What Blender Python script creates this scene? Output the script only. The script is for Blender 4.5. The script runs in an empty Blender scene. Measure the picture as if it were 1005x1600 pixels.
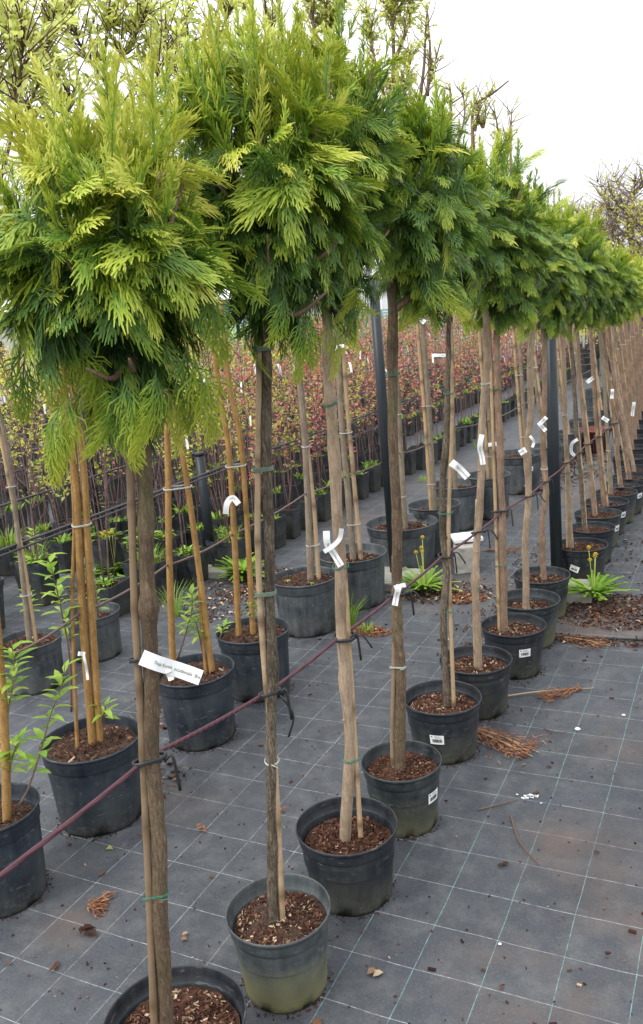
import bpy, bmesh, math, random
import numpy as np
from mathutils import Vector, Matrix, Quaternion, noise
random.seed(7)
RNG = np.random.default_rng(11)
S = bpy.context.scene
C = bpy.context.collection

# ------------------------------------------------------------------ camera
PITCH, ROLL, AZ = math.radians(13.052), math.radians(-5.348), math.radians(-27.046)
fw = Vector((math.sin(AZ)*math.cos(PITCH), math.cos(AZ)*math.cos(PITCH), -math.sin(PITCH)))
rt = fw.cross(Vector((0, 0, 1))).normalized(); up = rt.cross(fw)
r2 = rt*math.cos(ROLL)+up*math.sin(ROLL); u2 = -rt*math.sin(ROLL)+up*math.cos(ROLL)
cam = bpy.data.cameras.new('camera'); co = bpy.data.objects.new('camera', cam); C.objects.link(co)
mw = Matrix((r2, u2, -fw)).transposed().to_4x4(); mw.translation = (0, 0, 1.5)
co.matrix_world = mw
cam.sensor_fit = 'VERTICAL'; cam.sensor_height = 36; cam.lens = 1332.3/1600*36
cam.clip_start = .05; cam.clip_end = 2000
S.camera = co
# ------------------------------------------------------------------ overcast daylight
W = bpy.data.worlds.new('World'); S.world = W; W.use_nodes = True
nt = W.node_tree; nt.nodes.clear()
sky = nt.nodes.new('ShaderNodeTexSky'); sky.sky_type = 'NISHITA'; sky.sun_disc = False
SUN_EL, SUN_AZ = math.radians(52), math.radians(-150)
sky.sun_elevation = SUN_EL; sky.sun_rotation = SUN_AZ; sky.air_density = 1.0; sky.dust_density = 3.0
mx = nt.nodes.new('ShaderNodeMix'); mx.data_type = 'RGBA'; mx.inputs[0].default_value = .88
mx.inputs[7].default_value = (10.4, 10.6, 10.9, 1)
nt.links.new(sky.outputs[0], mx.inputs[6])
# an overcast sky is about twice as bright overhead as near the horizon
tc = nt.nodes.new('ShaderNodeTexCoord'); sp = nt.nodes.new('ShaderNodeSeparateXYZ'); nt.links.new(tc.outputs['Generated'], sp.inputs[0])
mr = nt.nodes.new('ShaderNodeMapRange'); nt.links.new(sp.outputs[2], mr.inputs[0])
mr.inputs[1].default_value = 0; mr.inputs[2].default_value = 1; mr.inputs[3].default_value = .70; mr.inputs[4].default_value = 1.75
vm = nt.nodes.new('ShaderNodeVectorMath'); vm.operation = 'SCALE'; nt.links.new(mx.outputs[2], vm.inputs[0]); nt.links.new(mr.outputs[0], vm.inputs[3])
bg = nt.nodes.new('ShaderNodeBackground'); bg.inputs[1].default_value = .112
nt.links.new(vm.outputs[0], bg.inputs[0])
wo = nt.nodes.new('ShaderNodeOutputWorld'); nt.links.new(bg.outputs[0], wo.inputs[0])
sl = bpy.data.lights.new('sun', 'SUN'); sl.energy = 1.5; sl.angle = math.radians(11); sl.color = (1, .96, .9)
so = bpy.data.objects.new('sun', sl); C.objects.link(so)
sd = Vector((math.sin(SUN_AZ)*math.cos(SUN_EL), math.cos(SUN_AZ)*math.cos(SUN_EL), math.sin(SUN_EL)))
so.rotation_euler = sd.to_track_quat('Z', 'Y').to_euler()
S.view_settings.view_transform = 'Standard'; S.view_settings.look = 'None'
S.view_settings.exposure = .48; S.view_settings.gamma = 1
S.view_settings.use_curve_mapping = False
S.render.engine = 'CYCLES'
S.cycles.max_bounces = 8; S.cycles.diffuse_bounces = 3; S.cycles.transmission_bounces = 4; S.cycles.transparent_max_bounces = 4

# ------------------------------------------------------------------ measured ground plan (metres)
FRONT = [
 {'p': (-0.971, 1.074), 'r': 0.139, 'trunk': [(-0.982, 1.064, 0.205), (-0.964, 1.08, 0.469), (-0.943, 1.099, 0.792), (-0.928, 1.112, 0.972), (-0.914, 1.123, 1.145), (-0.902, 1.132, 1.309), (-0.895, 1.138, 1.415), (-0.893, 1.139, 1.497)], 'tr': 0.014, 'stakes': [[(-0.999, 1.048, 0.199), (-0.979, 1.067, 0.475), (-0.956, 1.087, 0.796), (-0.941, 1.101, 1.034), (-0.927, 1.112, 1.203), (-0.918, 1.119, 1.312), (-0.908, 1.127, 1.427)]], 'tags': [([(-0.922, 1.077, 0.955), (-0.888, 1.105, 0.928), (-0.848, 1.137, 0.899)], 0.027, 1), ([(-0.891, 1.103, 0.924), (-0.888, 1.106, 0.904)], 0.01, 0)], 'ties': [(0.472, 'g'), (0.938, 'd')]},
 {'p': (-0.929, 1.42), 'r': 0.12, 'trunk': [(-0.937, 1.415, 0.202), (-0.912, 1.431, 0.548), (-0.885, 1.447, 0.842), (-0.871, 1.456, 1.051), (-0.857, 1.464, 1.249), (-0.84, 1.474, 1.449), (-0.835, 1.477, 1.522)], 'tr': 0.011, 'stakes': [[(-0.923, 1.423, 0.175), (-0.906, 1.435, 0.531), (-0.902, 1.437, 0.816), (-0.89, 1.444, 1.053), (-0.871, 1.456, 1.25), (-0.851, 1.468, 1.45)]], 'tags': [], 'ties': [(1.204, 'b'), (0.943, 'b'), (1.44, 'b'), (0.563, 'w')]},
 {'p': (-0.914, 1.765), 'r': 0.133, 'trunk': [(-0.918, 1.763, 0.153), (-0.888, 1.778, 0.449), (-0.883, 1.781, 0.71), (-0.874, 1.785, 0.956), (-0.865, 1.79, 1.19), (-0.864, 1.79, 1.34), (-0.859, 1.793, 1.456), (-0.857, 1.794, 1.527)], 'tr': 0.014, 'stakes': [[(-0.883, 1.781, 0.172), (-0.878, 1.783, 0.394), (-0.87, 1.787, 0.708), (-0.865, 1.789, 0.92)]], 'tags': [([(-0.884, 1.747, 0.999), (-0.884, 1.747, 0.967), (-0.872, 1.753, 0.94), (-0.859, 1.759, 0.91)], 0.016, 1), ([(-0.893, 1.742, 0.949), (-0.873, 1.752, 0.961), (-0.857, 1.76, 0.977), (-0.851, 1.763, 1.002)], 0.011, 0)], 'ties': [(0.898, 'g'), (0.385, 'g'), (1.293, 'g')]},
 {'p': (-0.891, 2.11), 'r': 0.119, 'trunk': [(-0.894, 2.109, 0.2), (-0.876, 2.116, 0.478), (-0.872, 2.118, 0.576), (-0.864, 2.121, 0.767), (-0.857, 2.124, 0.952), (-0.842, 2.13, 1.301), (-0.818, 2.14, 1.595), (-0.812, 2.142, 1.657)], 'tr': 0.015, 'stakes': [[(-0.911, 2.102, 0.258), (-0.885, 2.113, 0.577), (-0.869, 2.119, 0.828)]], 'tags': [([(-0.85, 2.095, 0.751), (-0.858, 2.091, 0.721), (-0.865, 2.088, 0.692)], 0.016, 1), ([(-0.863, 2.089, 0.744), (-0.833, 2.101, 0.75)], 0.012, 0)], 'ties': [(0.492, 'w'), (1.326, 'g'), (1.579, 'g')]},
 {'p': (-0.905, 2.542), 'r': 0.133, 'trunk': [(-0.888, 2.547, 0.199), (-0.883, 2.549, 0.449), (-0.869, 2.554, 0.627), (-0.871, 2.554, 0.78), (-0.86, 2.557, 0.97), (-0.839, 2.564, 1.152), (-0.822, 2.57, 1.33), (-0.807, 2.574, 1.539)], 'tr': 0.011, 'stakes': [[(-0.869, 2.554, 0.189), (-0.856, 2.559, 0.736), (-0.824, 2.569, 1.151), (-0.809, 2.574, 1.54)]], 'tags': [([(-0.824, 2.538, 1.01), (-0.801, 2.545, 0.988), (-0.778, 2.553, 0.958)], 0.023, 1)], 'ties': [(0.84, 'g'), (1.223, 'g'), (0.504, 'g')]},
 {'p': (-0.883, 2.875), 'r': 0.134, 'trunk': [(-0.872, 2.878, 0.197), (-0.869, 2.879, 0.449), (-0.857, 2.883, 0.619), (-0.833, 2.89, 0.854), (-0.828, 2.891, 1.014), (-0.808, 2.897, 1.17), (-0.792, 2.901, 1.3), (-0.794, 2.9, 1.471)], 'tr': 0.013, 'stakes': [[(-0.883, 2.875, 0.203), (-0.873, 2.878, 0.522), (-0.848, 2.885, 0.808)]], 'tags': [([(-0.814, 2.864, 1.044), (-0.823, 2.862, 1.001), (-0.818, 2.863, 0.97), (-0.815, 2.864, 0.938)], 0.018, 0)], 'ties': [(0.473, 'g'), (1.214, 'w')]},
 {'p': (-0.831, 3.247), 'r': 0.131, 'trunk': [(-0.864, 3.239, 0.195), (-0.855, 3.241, 0.54), (-0.853, 3.241, 0.929), (-0.85, 3.242, 1.177), (-0.844, 3.244, 1.44)], 'tr': 0.014, 'stakes': [[(-0.885, 3.233, 0.209), (-0.881, 3.234, 0.541), (-0.874, 3.236, 1.056), (-0.87, 3.237, 1.419)]], 'tags': [], 'ties': [(0.447, 'g'), (1.153, 'g')]},
 {'p': (-0.842, 3.561), 'r': 0.138, 'trunk': [(-0.847, 3.56, 0.197), (-0.845, 3.561, 0.42), (-0.824, 3.565, 0.648), (-0.821, 3.566, 0.87), (-0.803, 3.57, 1.032), (-0.799, 3.571, 1.217), (-0.778, 3.576, 1.396), (-0.778, 3.576, 1.547)], 'tr': 0.014, 'stakes': [], 'tags': [([(-0.82, 3.535, 0.87), (-0.846, 3.529, 0.855)], 0.024, 0), ([(-0.802, 3.539, 0.926), (-0.788, 3.543, 0.901), (-0.794, 3.541, 0.877)], 0.011, 0)], 'ties': [(0.815, 'g')]},
 {'p': (-0.855, 3.909), 'r': 0.134, 'trunk': [(-0.844, 3.912, 0.197), (-0.846, 3.911, 0.412), (-0.825, 3.916, 0.627), (-0.83, 3.915, 0.837), (-0.814, 3.918, 1.1), (-0.814, 3.918, 1.383)], 'tr': 0.013, 'stakes': [], 'tags': [([(-0.804, 3.889, 0.953), (-0.832, 3.883, 0.925)], 0.018, 1), ([(-0.838, 3.882, 0.931), (-0.822, 3.885, 0.907), (-0.809, 3.888, 0.891)], 0.018, 0)], 'ties': [(0.709, 'w')]},
 {'p': (-0.76, 4.443), 'r': 0.135, 'trunk': [(-0.808, 4.434, 0.187), (-0.815, 4.433, 0.444), (-0.822, 4.432, 0.781), (-0.82, 4.432, 1.359)], 'tr': 0.013, 'stakes': [[(-0.827, 4.431, 0.18), (-0.824, 4.431, 0.58), (-0.825, 4.431, 1.043), (-0.844, 4.428, 1.361)]], 'tags': [([(-0.759, 4.413, 0.763), (-0.787, 4.408, 0.741), (-0.791, 4.407, 0.699), (-0.776, 4.41, 0.678)], 0.016, 0)], 'ties': [(0.58, 'g'), (0.88, 'w')]},
 {'p': (-0.759, 4.796), 'r': 0.126, 'trunk': [(-0.8, 4.789, 0.189), (-0.811, 4.787, 0.47), (-0.83, 4.784, 0.829), (-0.851, 4.78, 1.329)], 'tr': 0.013, 'stakes': [[(-0.79, 4.791, 0.178), (-0.801, 4.789, 0.47), (-0.839, 4.782, 1.004), (-0.867, 4.777, 1.347)]], 'tags': [], 'ties': [(0.525, 'g')]},
 {'p': (-0.775, 5.119), 'r': 0.137, 'trunk': [(-0.793, 5.117, 0.196), (-0.81, 5.114, 0.438), (-0.848, 5.108, 0.857), (-0.873, 5.104, 1.333)], 'tr': 0.013, 'stakes': [[(-0.783, 5.118, 0.188), (-0.8, 5.116, 0.438), (-0.84, 5.109, 0.894), (-0.884, 5.102, 1.298)]], 'tags': [([(-0.817, 5.082, 0.977), (-0.781, 5.088, 1.004)], 0.022, 0)], 'ties': [(0.489, 'g')]},
 {'p': (-0.769, 5.416), 'r': 0.136, 'trunk': [(-0.78, 5.414, 0.2), (-0.802, 5.411, 0.458), (-0.828, 5.407, 0.933), (-0.843, 5.405, 1.316)], 'tr': 0.013, 'stakes': [[(-0.761, 5.417, 0.192), (-0.784, 5.414, 0.457), (-0.809, 5.41, 0.932), (-0.836, 5.406, 1.297)]], 'tags': [([(-0.779, 5.384, 0.732), (-0.743, 5.389, 0.707)], 0.023, 0)], 'ties': [(0.417, 'g'), (0.855, 'g')]},
 {'p': (-0.743, 5.688), 'r': 0.133, 'trunk': [(-0.774, 5.684, 0.205), (-0.789, 5.681, 0.489), (-0.806, 5.679, 0.902), (-0.834, 5.675, 1.303)], 'tr': 0.013, 'stakes': [[(-0.785, 5.682, 0.205), (-0.793, 5.681, 0.489), (-0.81, 5.678, 0.902)]], 'tags': [([(-0.753, 5.656, 0.87), (-0.758, 5.656, 0.81)], 0.02, 0)], 'ties': [(0.468, 'w')]},
 {'p': (-0.721, 5.942), 'r': 0.134, 'trunk': [(-0.746, 5.939, 0.214), (-0.781, 5.935, 0.617), (-0.817, 5.93, 0.917), (-0.851, 5.925, 1.333)], 'tr': 0.013, 'stakes': [[(-0.758, 5.938, 0.214), (-0.793, 5.933, 0.617), (-0.839, 5.927, 1.044)]], 'tags': [], 'ties': []},
 {'p': (-0.705, 6.195), 'r': 0.13, 'trunk': [(-0.717, 6.194, 0.205), (-0.764, 6.188, 0.533), (-0.81, 6.182, 0.846), (-0.846, 6.178, 1.281)], 'tr': 0.013, 'stakes': [[(-0.734, 6.192, 0.196), (-0.781, 6.186, 0.534), (-0.831, 6.18, 0.891)]], 'tags': [([(-0.681, 6.168, 0.719), (-0.694, 6.166, 0.623)], 0.022, 0)], 'ties': []},
 {'p': (-0.687, 6.467), 'r': 0.13, 'trunk': [(-0.722, 6.464, 0.206), (-0.771, 6.458, 0.49), (-0.824, 6.451, 0.771), (-0.857, 6.447, 1.269)], 'tr': 0.013, 'stakes': [[(-0.713, 6.465, 0.196), (-0.783, 6.456, 0.584), (-0.844, 6.449, 0.909)]], 'tags': [], 'ties': []},
]
BACK = [
 {'p': (-1.831, 1.435), 'r': 0.131, 'h': 0.27, 'stems': [[(-1.809, 1.463, 0.281), (-1.787, 1.49, 0.464), (-1.774, 1.506, 0.646), (-1.759, 1.523, 0.911), (-1.74, 1.544, 1.247)]], 'k': 'w', 'limbs': [[(-1.74, 1.544, 1.247), (-1.696, 1.592, 1.713), (-1.641, 1.649, 2.004), (-1.602, 1.687, 2.2)], [(-1.696, 1.592, 1.713), (-1.619, 1.671, 1.931), (-1.575, 1.712, 2.116), (-1.551, 1.734, 2.228)]], 'suckers': [[(-1.785, 1.492, 0.253), (-1.765, 1.515, 0.294), (-1.736, 1.549, 0.383), (-1.703, 1.585, 0.495), (-1.675, 1.615, 0.571), (-1.662, 1.628, 0.634)], [(-1.8, 1.474, 0.296), (-1.784, 1.493, 0.386), (-1.762, 1.519, 0.453)], [(-1.789, 1.486, 0.465), (-1.77, 1.51, 0.551), (-1.753, 1.53, 0.638), (-1.747, 1.536, 0.728)]], 'tags': []},
 {'p': (-1.829, 1.844), 'r': 0.157, 'h': 0.27, 'stems': [[(-1.828, 1.846, 0.241), (-1.803, 1.87, 0.694), (-1.774, 1.898, 1.088), (-1.766, 1.905, 1.425), (-1.755, 1.915, 1.638)], [(-1.812, 1.861, 0.268), (-1.776, 1.895, 0.79), (-1.752, 1.918, 1.141), (-1.748, 1.921, 1.386), (-1.726, 1.942, 1.723)], [(-1.825, 1.849, 0.295), (-1.799, 1.874, 0.672), (-1.771, 1.901, 1.068), (-1.759, 1.912, 1.294)], [(-1.861, 1.812, 0.319), (-1.823, 1.851, 0.7), (-1.791, 1.881, 0.954), (-1.774, 1.898, 1.184)]], 'k': 'w', 'limbs': [[(-1.755, 1.915, 1.638), (-1.762, 1.908, 1.845), (-1.778, 1.893, 2.077), (-1.769, 1.902, 2.282), (-1.762, 1.908, 2.404)], [(-1.776, 1.895, 2.061), (-1.724, 1.943, 2.171), (-1.692, 1.97, 2.281), (-1.654, 2.002, 2.389)], [(-1.762, 1.908, 1.845), (-1.703, 1.961, 2.025), (-1.648, 2.008, 2.168)]], 'suckers': [[(-1.86, 1.813, 0.369), (-1.845, 1.829, 0.561), (-1.846, 1.827, 0.707), (-1.849, 1.824, 0.799), (-1.856, 1.817, 0.887)], [(-1.799, 1.873, 0.308), (-1.784, 1.887, 0.37)]], 'tags': [([(-1.805, 1.825, 0.564), (-1.791, 1.839, 0.557)], 0.013, 0), ([(-1.794, 1.836, 0.554), (-1.793, 1.837, 0.51), (-1.794, 1.836, 0.474)], 0.008, 0)]},
 {'p': (-1.806, 2.387), 'r': 0.149, 'h': 0.27, 'stems': [[(-1.868, 2.339, 0.342), (-1.829, 2.37, 0.753), (-1.797, 2.394, 1.095), (-1.777, 2.409, 1.401), (-1.759, 2.422, 1.734)], [(-1.754, 2.425, 0.297), (-1.754, 2.426, 0.668), (-1.757, 2.424, 0.998), (-1.765, 2.418, 1.268), (-1.757, 2.423, 1.589)], [(-1.773, 2.412, 0.321), (-1.765, 2.417, 0.475), (-1.756, 2.425, 0.669)]], 'k': 'w', 'limbs': [[(-1.759, 2.422, 1.734), (-1.8, 2.391, 2.037), (-1.83, 2.369, 2.267), (-1.799, 2.392, 2.468), (-1.771, 2.413, 2.574)], [(-1.83, 2.369, 2.267), (-1.884, 2.326, 2.398), (-1.899, 2.314, 2.524)], [(-1.83, 2.369, 2.267), (-1.744, 2.433, 2.393), (-1.694, 2.468, 2.481)], [(-1.8, 2.391, 2.037), (-1.724, 2.447, 2.205), (-1.685, 2.474, 2.334)]], 'suckers': [[(-1.848, 2.355, 0.318), (-1.816, 2.379, 0.411), (-1.788, 2.4, 0.504), (-1.785, 2.403, 0.577)], [(-1.774, 2.411, 0.314), (-1.779, 2.407, 0.416), (-1.787, 2.401, 0.467)]], 'tags': []},
 {'p': (-1.793, 2.795), 'r': 0.152, 'h': 0.27, 'stems': [[(-1.843, 2.762, 0.273), (-1.817, 2.78, 0.69), (-1.803, 2.788, 1.024), (-1.812, 2.783, 1.298), (-1.799, 2.791, 1.63)], [(-1.794, 2.794, 0.301), (-1.772, 2.808, 0.683), (-1.761, 2.815, 1.044), (-1.777, 2.805, 1.27), (-1.774, 2.807, 1.581)]], 'k': 'w', 'limbs': [[(-1.799, 2.791, 1.63), (-1.792, 2.795, 2.08), (-1.783, 2.801, 2.357), (-1.776, 2.806, 2.603)], [(-1.783, 2.801, 2.357), (-1.694, 2.856, 2.475), (-1.617, 2.9, 2.611)], [(-1.784, 2.8, 2.251), (-1.842, 2.763, 2.423), (-1.847, 2.76, 2.546)], [(-1.792, 2.795, 2.08), (-1.699, 2.853, 2.223), (-1.669, 2.871, 2.327)]], 'suckers': [[(-1.909, 2.717, 0.243), (-1.883, 2.735, 0.308)], [(-1.787, 2.799, 0.263), (-1.785, 2.8, 0.333), (-1.775, 2.806, 0.387)]], 'tags': [([(-1.821, 2.741, 0.77), (-1.812, 2.747, 0.813), (-1.792, 2.76, 0.831), (-1.775, 2.771, 0.803)], 0.023, 0)]},
 {'p': (-2.826, 2.579), 'r': 0.142, 'h': 0.22, 'stems': [[(-2.825, 2.579, 0.259), (-2.803, 2.603, 0.708), (-2.794, 2.613, 1.07), (-2.803, 2.603, 1.446)], [(-2.807, 2.599, 0.253), (-2.801, 2.605, 0.592), (-2.803, 2.603, 0.961), (-2.804, 2.602, 1.208)]], 'k': 'g', 'limbs': [], 'suckers': [], 'tags': []},
 {'p': (-2.784, 2.942), 'r': 0.136, 'h': 0.22, 'stems': [[(-2.768, 2.957, 0.248), (-2.754, 2.97, 0.516), (-2.742, 2.982, 0.883), (-2.724, 2.998, 1.235)]], 'k': 'g', 'limbs': [], 'suckers': [], 'tags': []},
 {'p': (-1.907, 3.483), 'r': 0.162, 'h': 0.27, 'stems': [[(-1.879, 3.498, 0.267), (-1.859, 3.509, 0.617), (-1.844, 3.517, 1.014), (-1.845, 3.517, 1.397), (-1.828, 3.525, 1.706)], [(-1.845, 3.516, 0.246), (-1.837, 3.521, 0.614), (-1.841, 3.519, 0.954)]], 'k': 't', 'limbs': [[(-1.828, 3.525, 1.706), (-1.846, 3.516, 2.296), (-1.837, 3.52, 2.649), (-1.841, 3.519, 2.869)], [(-1.84, 3.519, 2.625), (-1.774, 3.553, 2.815)], [(-1.846, 3.516, 2.425), (-1.894, 3.49, 2.679), (-1.915, 3.478, 2.828)]], 'suckers': [], 'tags': []},
 {'p': (-1.835, 3.899), 'r': 0.183, 'h': 0.27, 'stems': [[(-1.831, 3.901, 0.273), (-1.829, 3.902, 0.59), (-1.828, 3.902, 1.02), (-1.808, 3.912, 1.461), (-1.796, 3.918, 1.764)], [(-1.795, 3.918, 0.27), (-1.797, 3.917, 0.654), (-1.799, 3.916, 1.018), (-1.796, 3.917, 1.429)]], 'k': 't', 'limbs': [[(-1.796, 3.917, 1.764), (-1.774, 3.927, 2.341), (-1.762, 3.933, 2.724), (-1.724, 3.949, 2.958)], [(-1.762, 3.933, 2.724), (-1.677, 3.969, 2.874)], [(-1.767, 3.93, 2.534), (-1.806, 3.913, 2.782), (-1.818, 3.907, 2.942)]], 'suckers': [], 'tags': [([(-1.836, 3.865, 1.314), (-1.806, 3.88, 1.333), (-1.777, 3.893, 1.336)], 0.016, 0)]},
 {'p': (-1.8, 4.541), 'r': 0.211, 'h': 0.27, 'stems': [[(-1.782, 4.548, 0.28), (-1.776, 4.551, 0.707), (-1.772, 4.553, 1.074), (-1.777, 4.551, 1.603), (-1.78, 4.55, 1.941)]], 'k': 't', 'limbs': [[(-1.779, 4.549, 1.941), (-1.73, 4.568, 2.422), (-1.678, 4.588, 2.728), (-1.667, 4.591, 3.028), (-1.661, 4.594, 3.204)], [(-1.716, 4.573, 2.484), (-1.769, 4.553, 2.769), (-1.795, 4.543, 3.044)], [(-1.678, 4.588, 2.728), (-1.587, 4.62, 2.928), (-1.576, 4.624, 3.104)], [(-1.73, 4.568, 2.422), (-1.622, 4.608, 2.628), (-1.596, 4.617, 2.778)], [(-1.675, 4.589, 2.909), (-1.614, 4.61, 3.08)]], 'suckers': [], 'tags': []},
 {'p': (-1.708, 4.873), 'r': 0.162, 'h': 0.3, 'stems': [[(-1.708, 4.873, 0.308), (-1.704, 4.874, 0.881), (-1.707, 4.873, 1.261), (-1.702, 4.875, 1.627), (-1.7, 4.876, 2.12)], [(-1.726, 4.867, 0.322), (-1.728, 4.866, 0.845), (-1.735, 4.863, 1.263), (-1.732, 4.864, 1.594)]], 'k': 't', 'limbs': [[(-1.7, 4.876, 2.12), (-1.683, 4.881, 2.491), (-1.7, 4.876, 2.658), (-1.68, 4.883, 2.753)], [(-1.677, 4.884, 2.49), (-1.621, 4.903, 2.746), (-1.6, 4.91, 2.936), (-1.583, 4.915, 3.059)], [(-1.609, 4.907, 2.614), (-1.582, 4.915, 2.837), (-1.584, 4.915, 3.028)], [(-1.683, 4.881, 2.491), (-1.607, 4.907, 2.646), (-1.52, 4.935, 2.893)]], 'suckers': [], 'tags': [([(-1.715, 4.839, 1.422), (-1.685, 4.849, 1.394)], 0.027, 0)]},
 {'p': (-1.743, 5.464), 'r': 0.178, 'h': 0.3, 'stems': [[(-1.755, 5.46, 0.292), (-1.747, 5.462, 0.758), (-1.73, 5.468, 1.383), (-1.708, 5.475, 1.86)]], 'k': 't', 'limbs': [[(-1.708, 5.475, 1.86), (-1.691, 5.48, 2.318), (-1.656, 5.491, 2.611), (-1.654, 5.492, 2.792)], [(-1.691, 5.48, 2.318), (-1.584, 5.512, 2.565), (-1.584, 5.512, 2.783)]], 'suckers': [], 'tags': [([(-1.839, 5.401, 1.169), (-1.737, 5.434, 1.16)], 0.021, 0)]},
 {'p': (-1.615, 5.761), 'r': 0.162, 'h': 0.3, 'stems': [[(-1.577, 5.772, 0.298), (-1.583, 5.77, 0.753), (-1.592, 5.768, 1.188), (-1.59, 5.768, 1.692)], [(-1.607, 5.763, 0.29), (-1.612, 5.762, 0.755), (-1.621, 5.759, 1.361)]], 'k': 't', 'limbs': [[(-1.59, 5.768, 1.692), (-1.599, 5.765, 2.334), (-1.604, 5.764, 2.566), (-1.582, 5.77, 2.697), (-1.471, 5.799, 2.753), (-1.373, 5.824, 2.814)], [(-1.589, 5.768, 2.545), (-1.552, 5.778, 2.681)], [(-1.474, 5.799, 2.24), (-1.451, 5.805, 2.508), (-1.464, 5.801, 2.654)], [(-1.582, 5.77, 2.697), (-1.538, 5.782, 2.558), (-1.512, 5.789, 2.706)], [(-1.495, 5.793, 2.204), (-1.387, 5.82, 2.461), (-1.36, 5.827, 2.647)]], 'suckers': [], 'tags': [([(-1.59, 5.737, 0.513), (-1.51, 5.758, 0.517)], 0.026, 0)]},
 {'p': (-1.595, 6.571), 'r': 0.201, 'h': 0.3, 'stems': [[(-1.527, 6.587, 0.337), (-1.535, 6.585, 0.638), (-1.546, 6.583, 1.126), (-1.556, 6.58, 1.599)], [(-1.551, 6.582, 0.328), (-1.569, 6.577, 0.739), (-1.589, 6.572, 1.321)]], 'k': 't', 'limbs': [[(-1.556, 6.58, 1.599), (-1.564, 6.579, 2.102), (-1.557, 6.58, 2.498), (-1.542, 6.584, 2.669)], [(-1.564, 6.579, 2.102), (-1.618, 6.565, 2.419)]], 'suckers': [], 'tags': []},
]
# ------------------------------------------------------------------ object helpers
def link(o, parent=None):
    C.objects.link(o)
    if parent is not None: o.parent = parent
    return o
def info(o, label=None, cat=None, group=None, kind=None):
    if label: o['label'] = label
    if cat: o['category'] = cat
    if group: o['group'] = group
    if kind: o['kind'] = kind
    return o
def empty(name, loc=(0, 0, 0), rz=0):
    o = bpy.data.objects.new(name, None); o.location = loc; o.rotation_euler = (0, 0, rz); o.empty_display_size = .1
    return link(o)
def inst(name, me, parent=None, loc=(0, 0, 0), rot=(0, 0, 0), sc=1):
    o = bpy.data.objects.new(name, me); o.location = loc; o.rotation_euler = rot
    o.scale = (sc, sc, sc) if not hasattr(sc, '__len__') else sc
    return link(o, parent)
def children(o): return list(o.children)
def copy_tree(o, parent=None):
    c = o.copy(); C.objects.link(c)
    if parent is not None: c.parent = parent
    for ch in children(o): copy_tree(ch, c)
    return c
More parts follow.
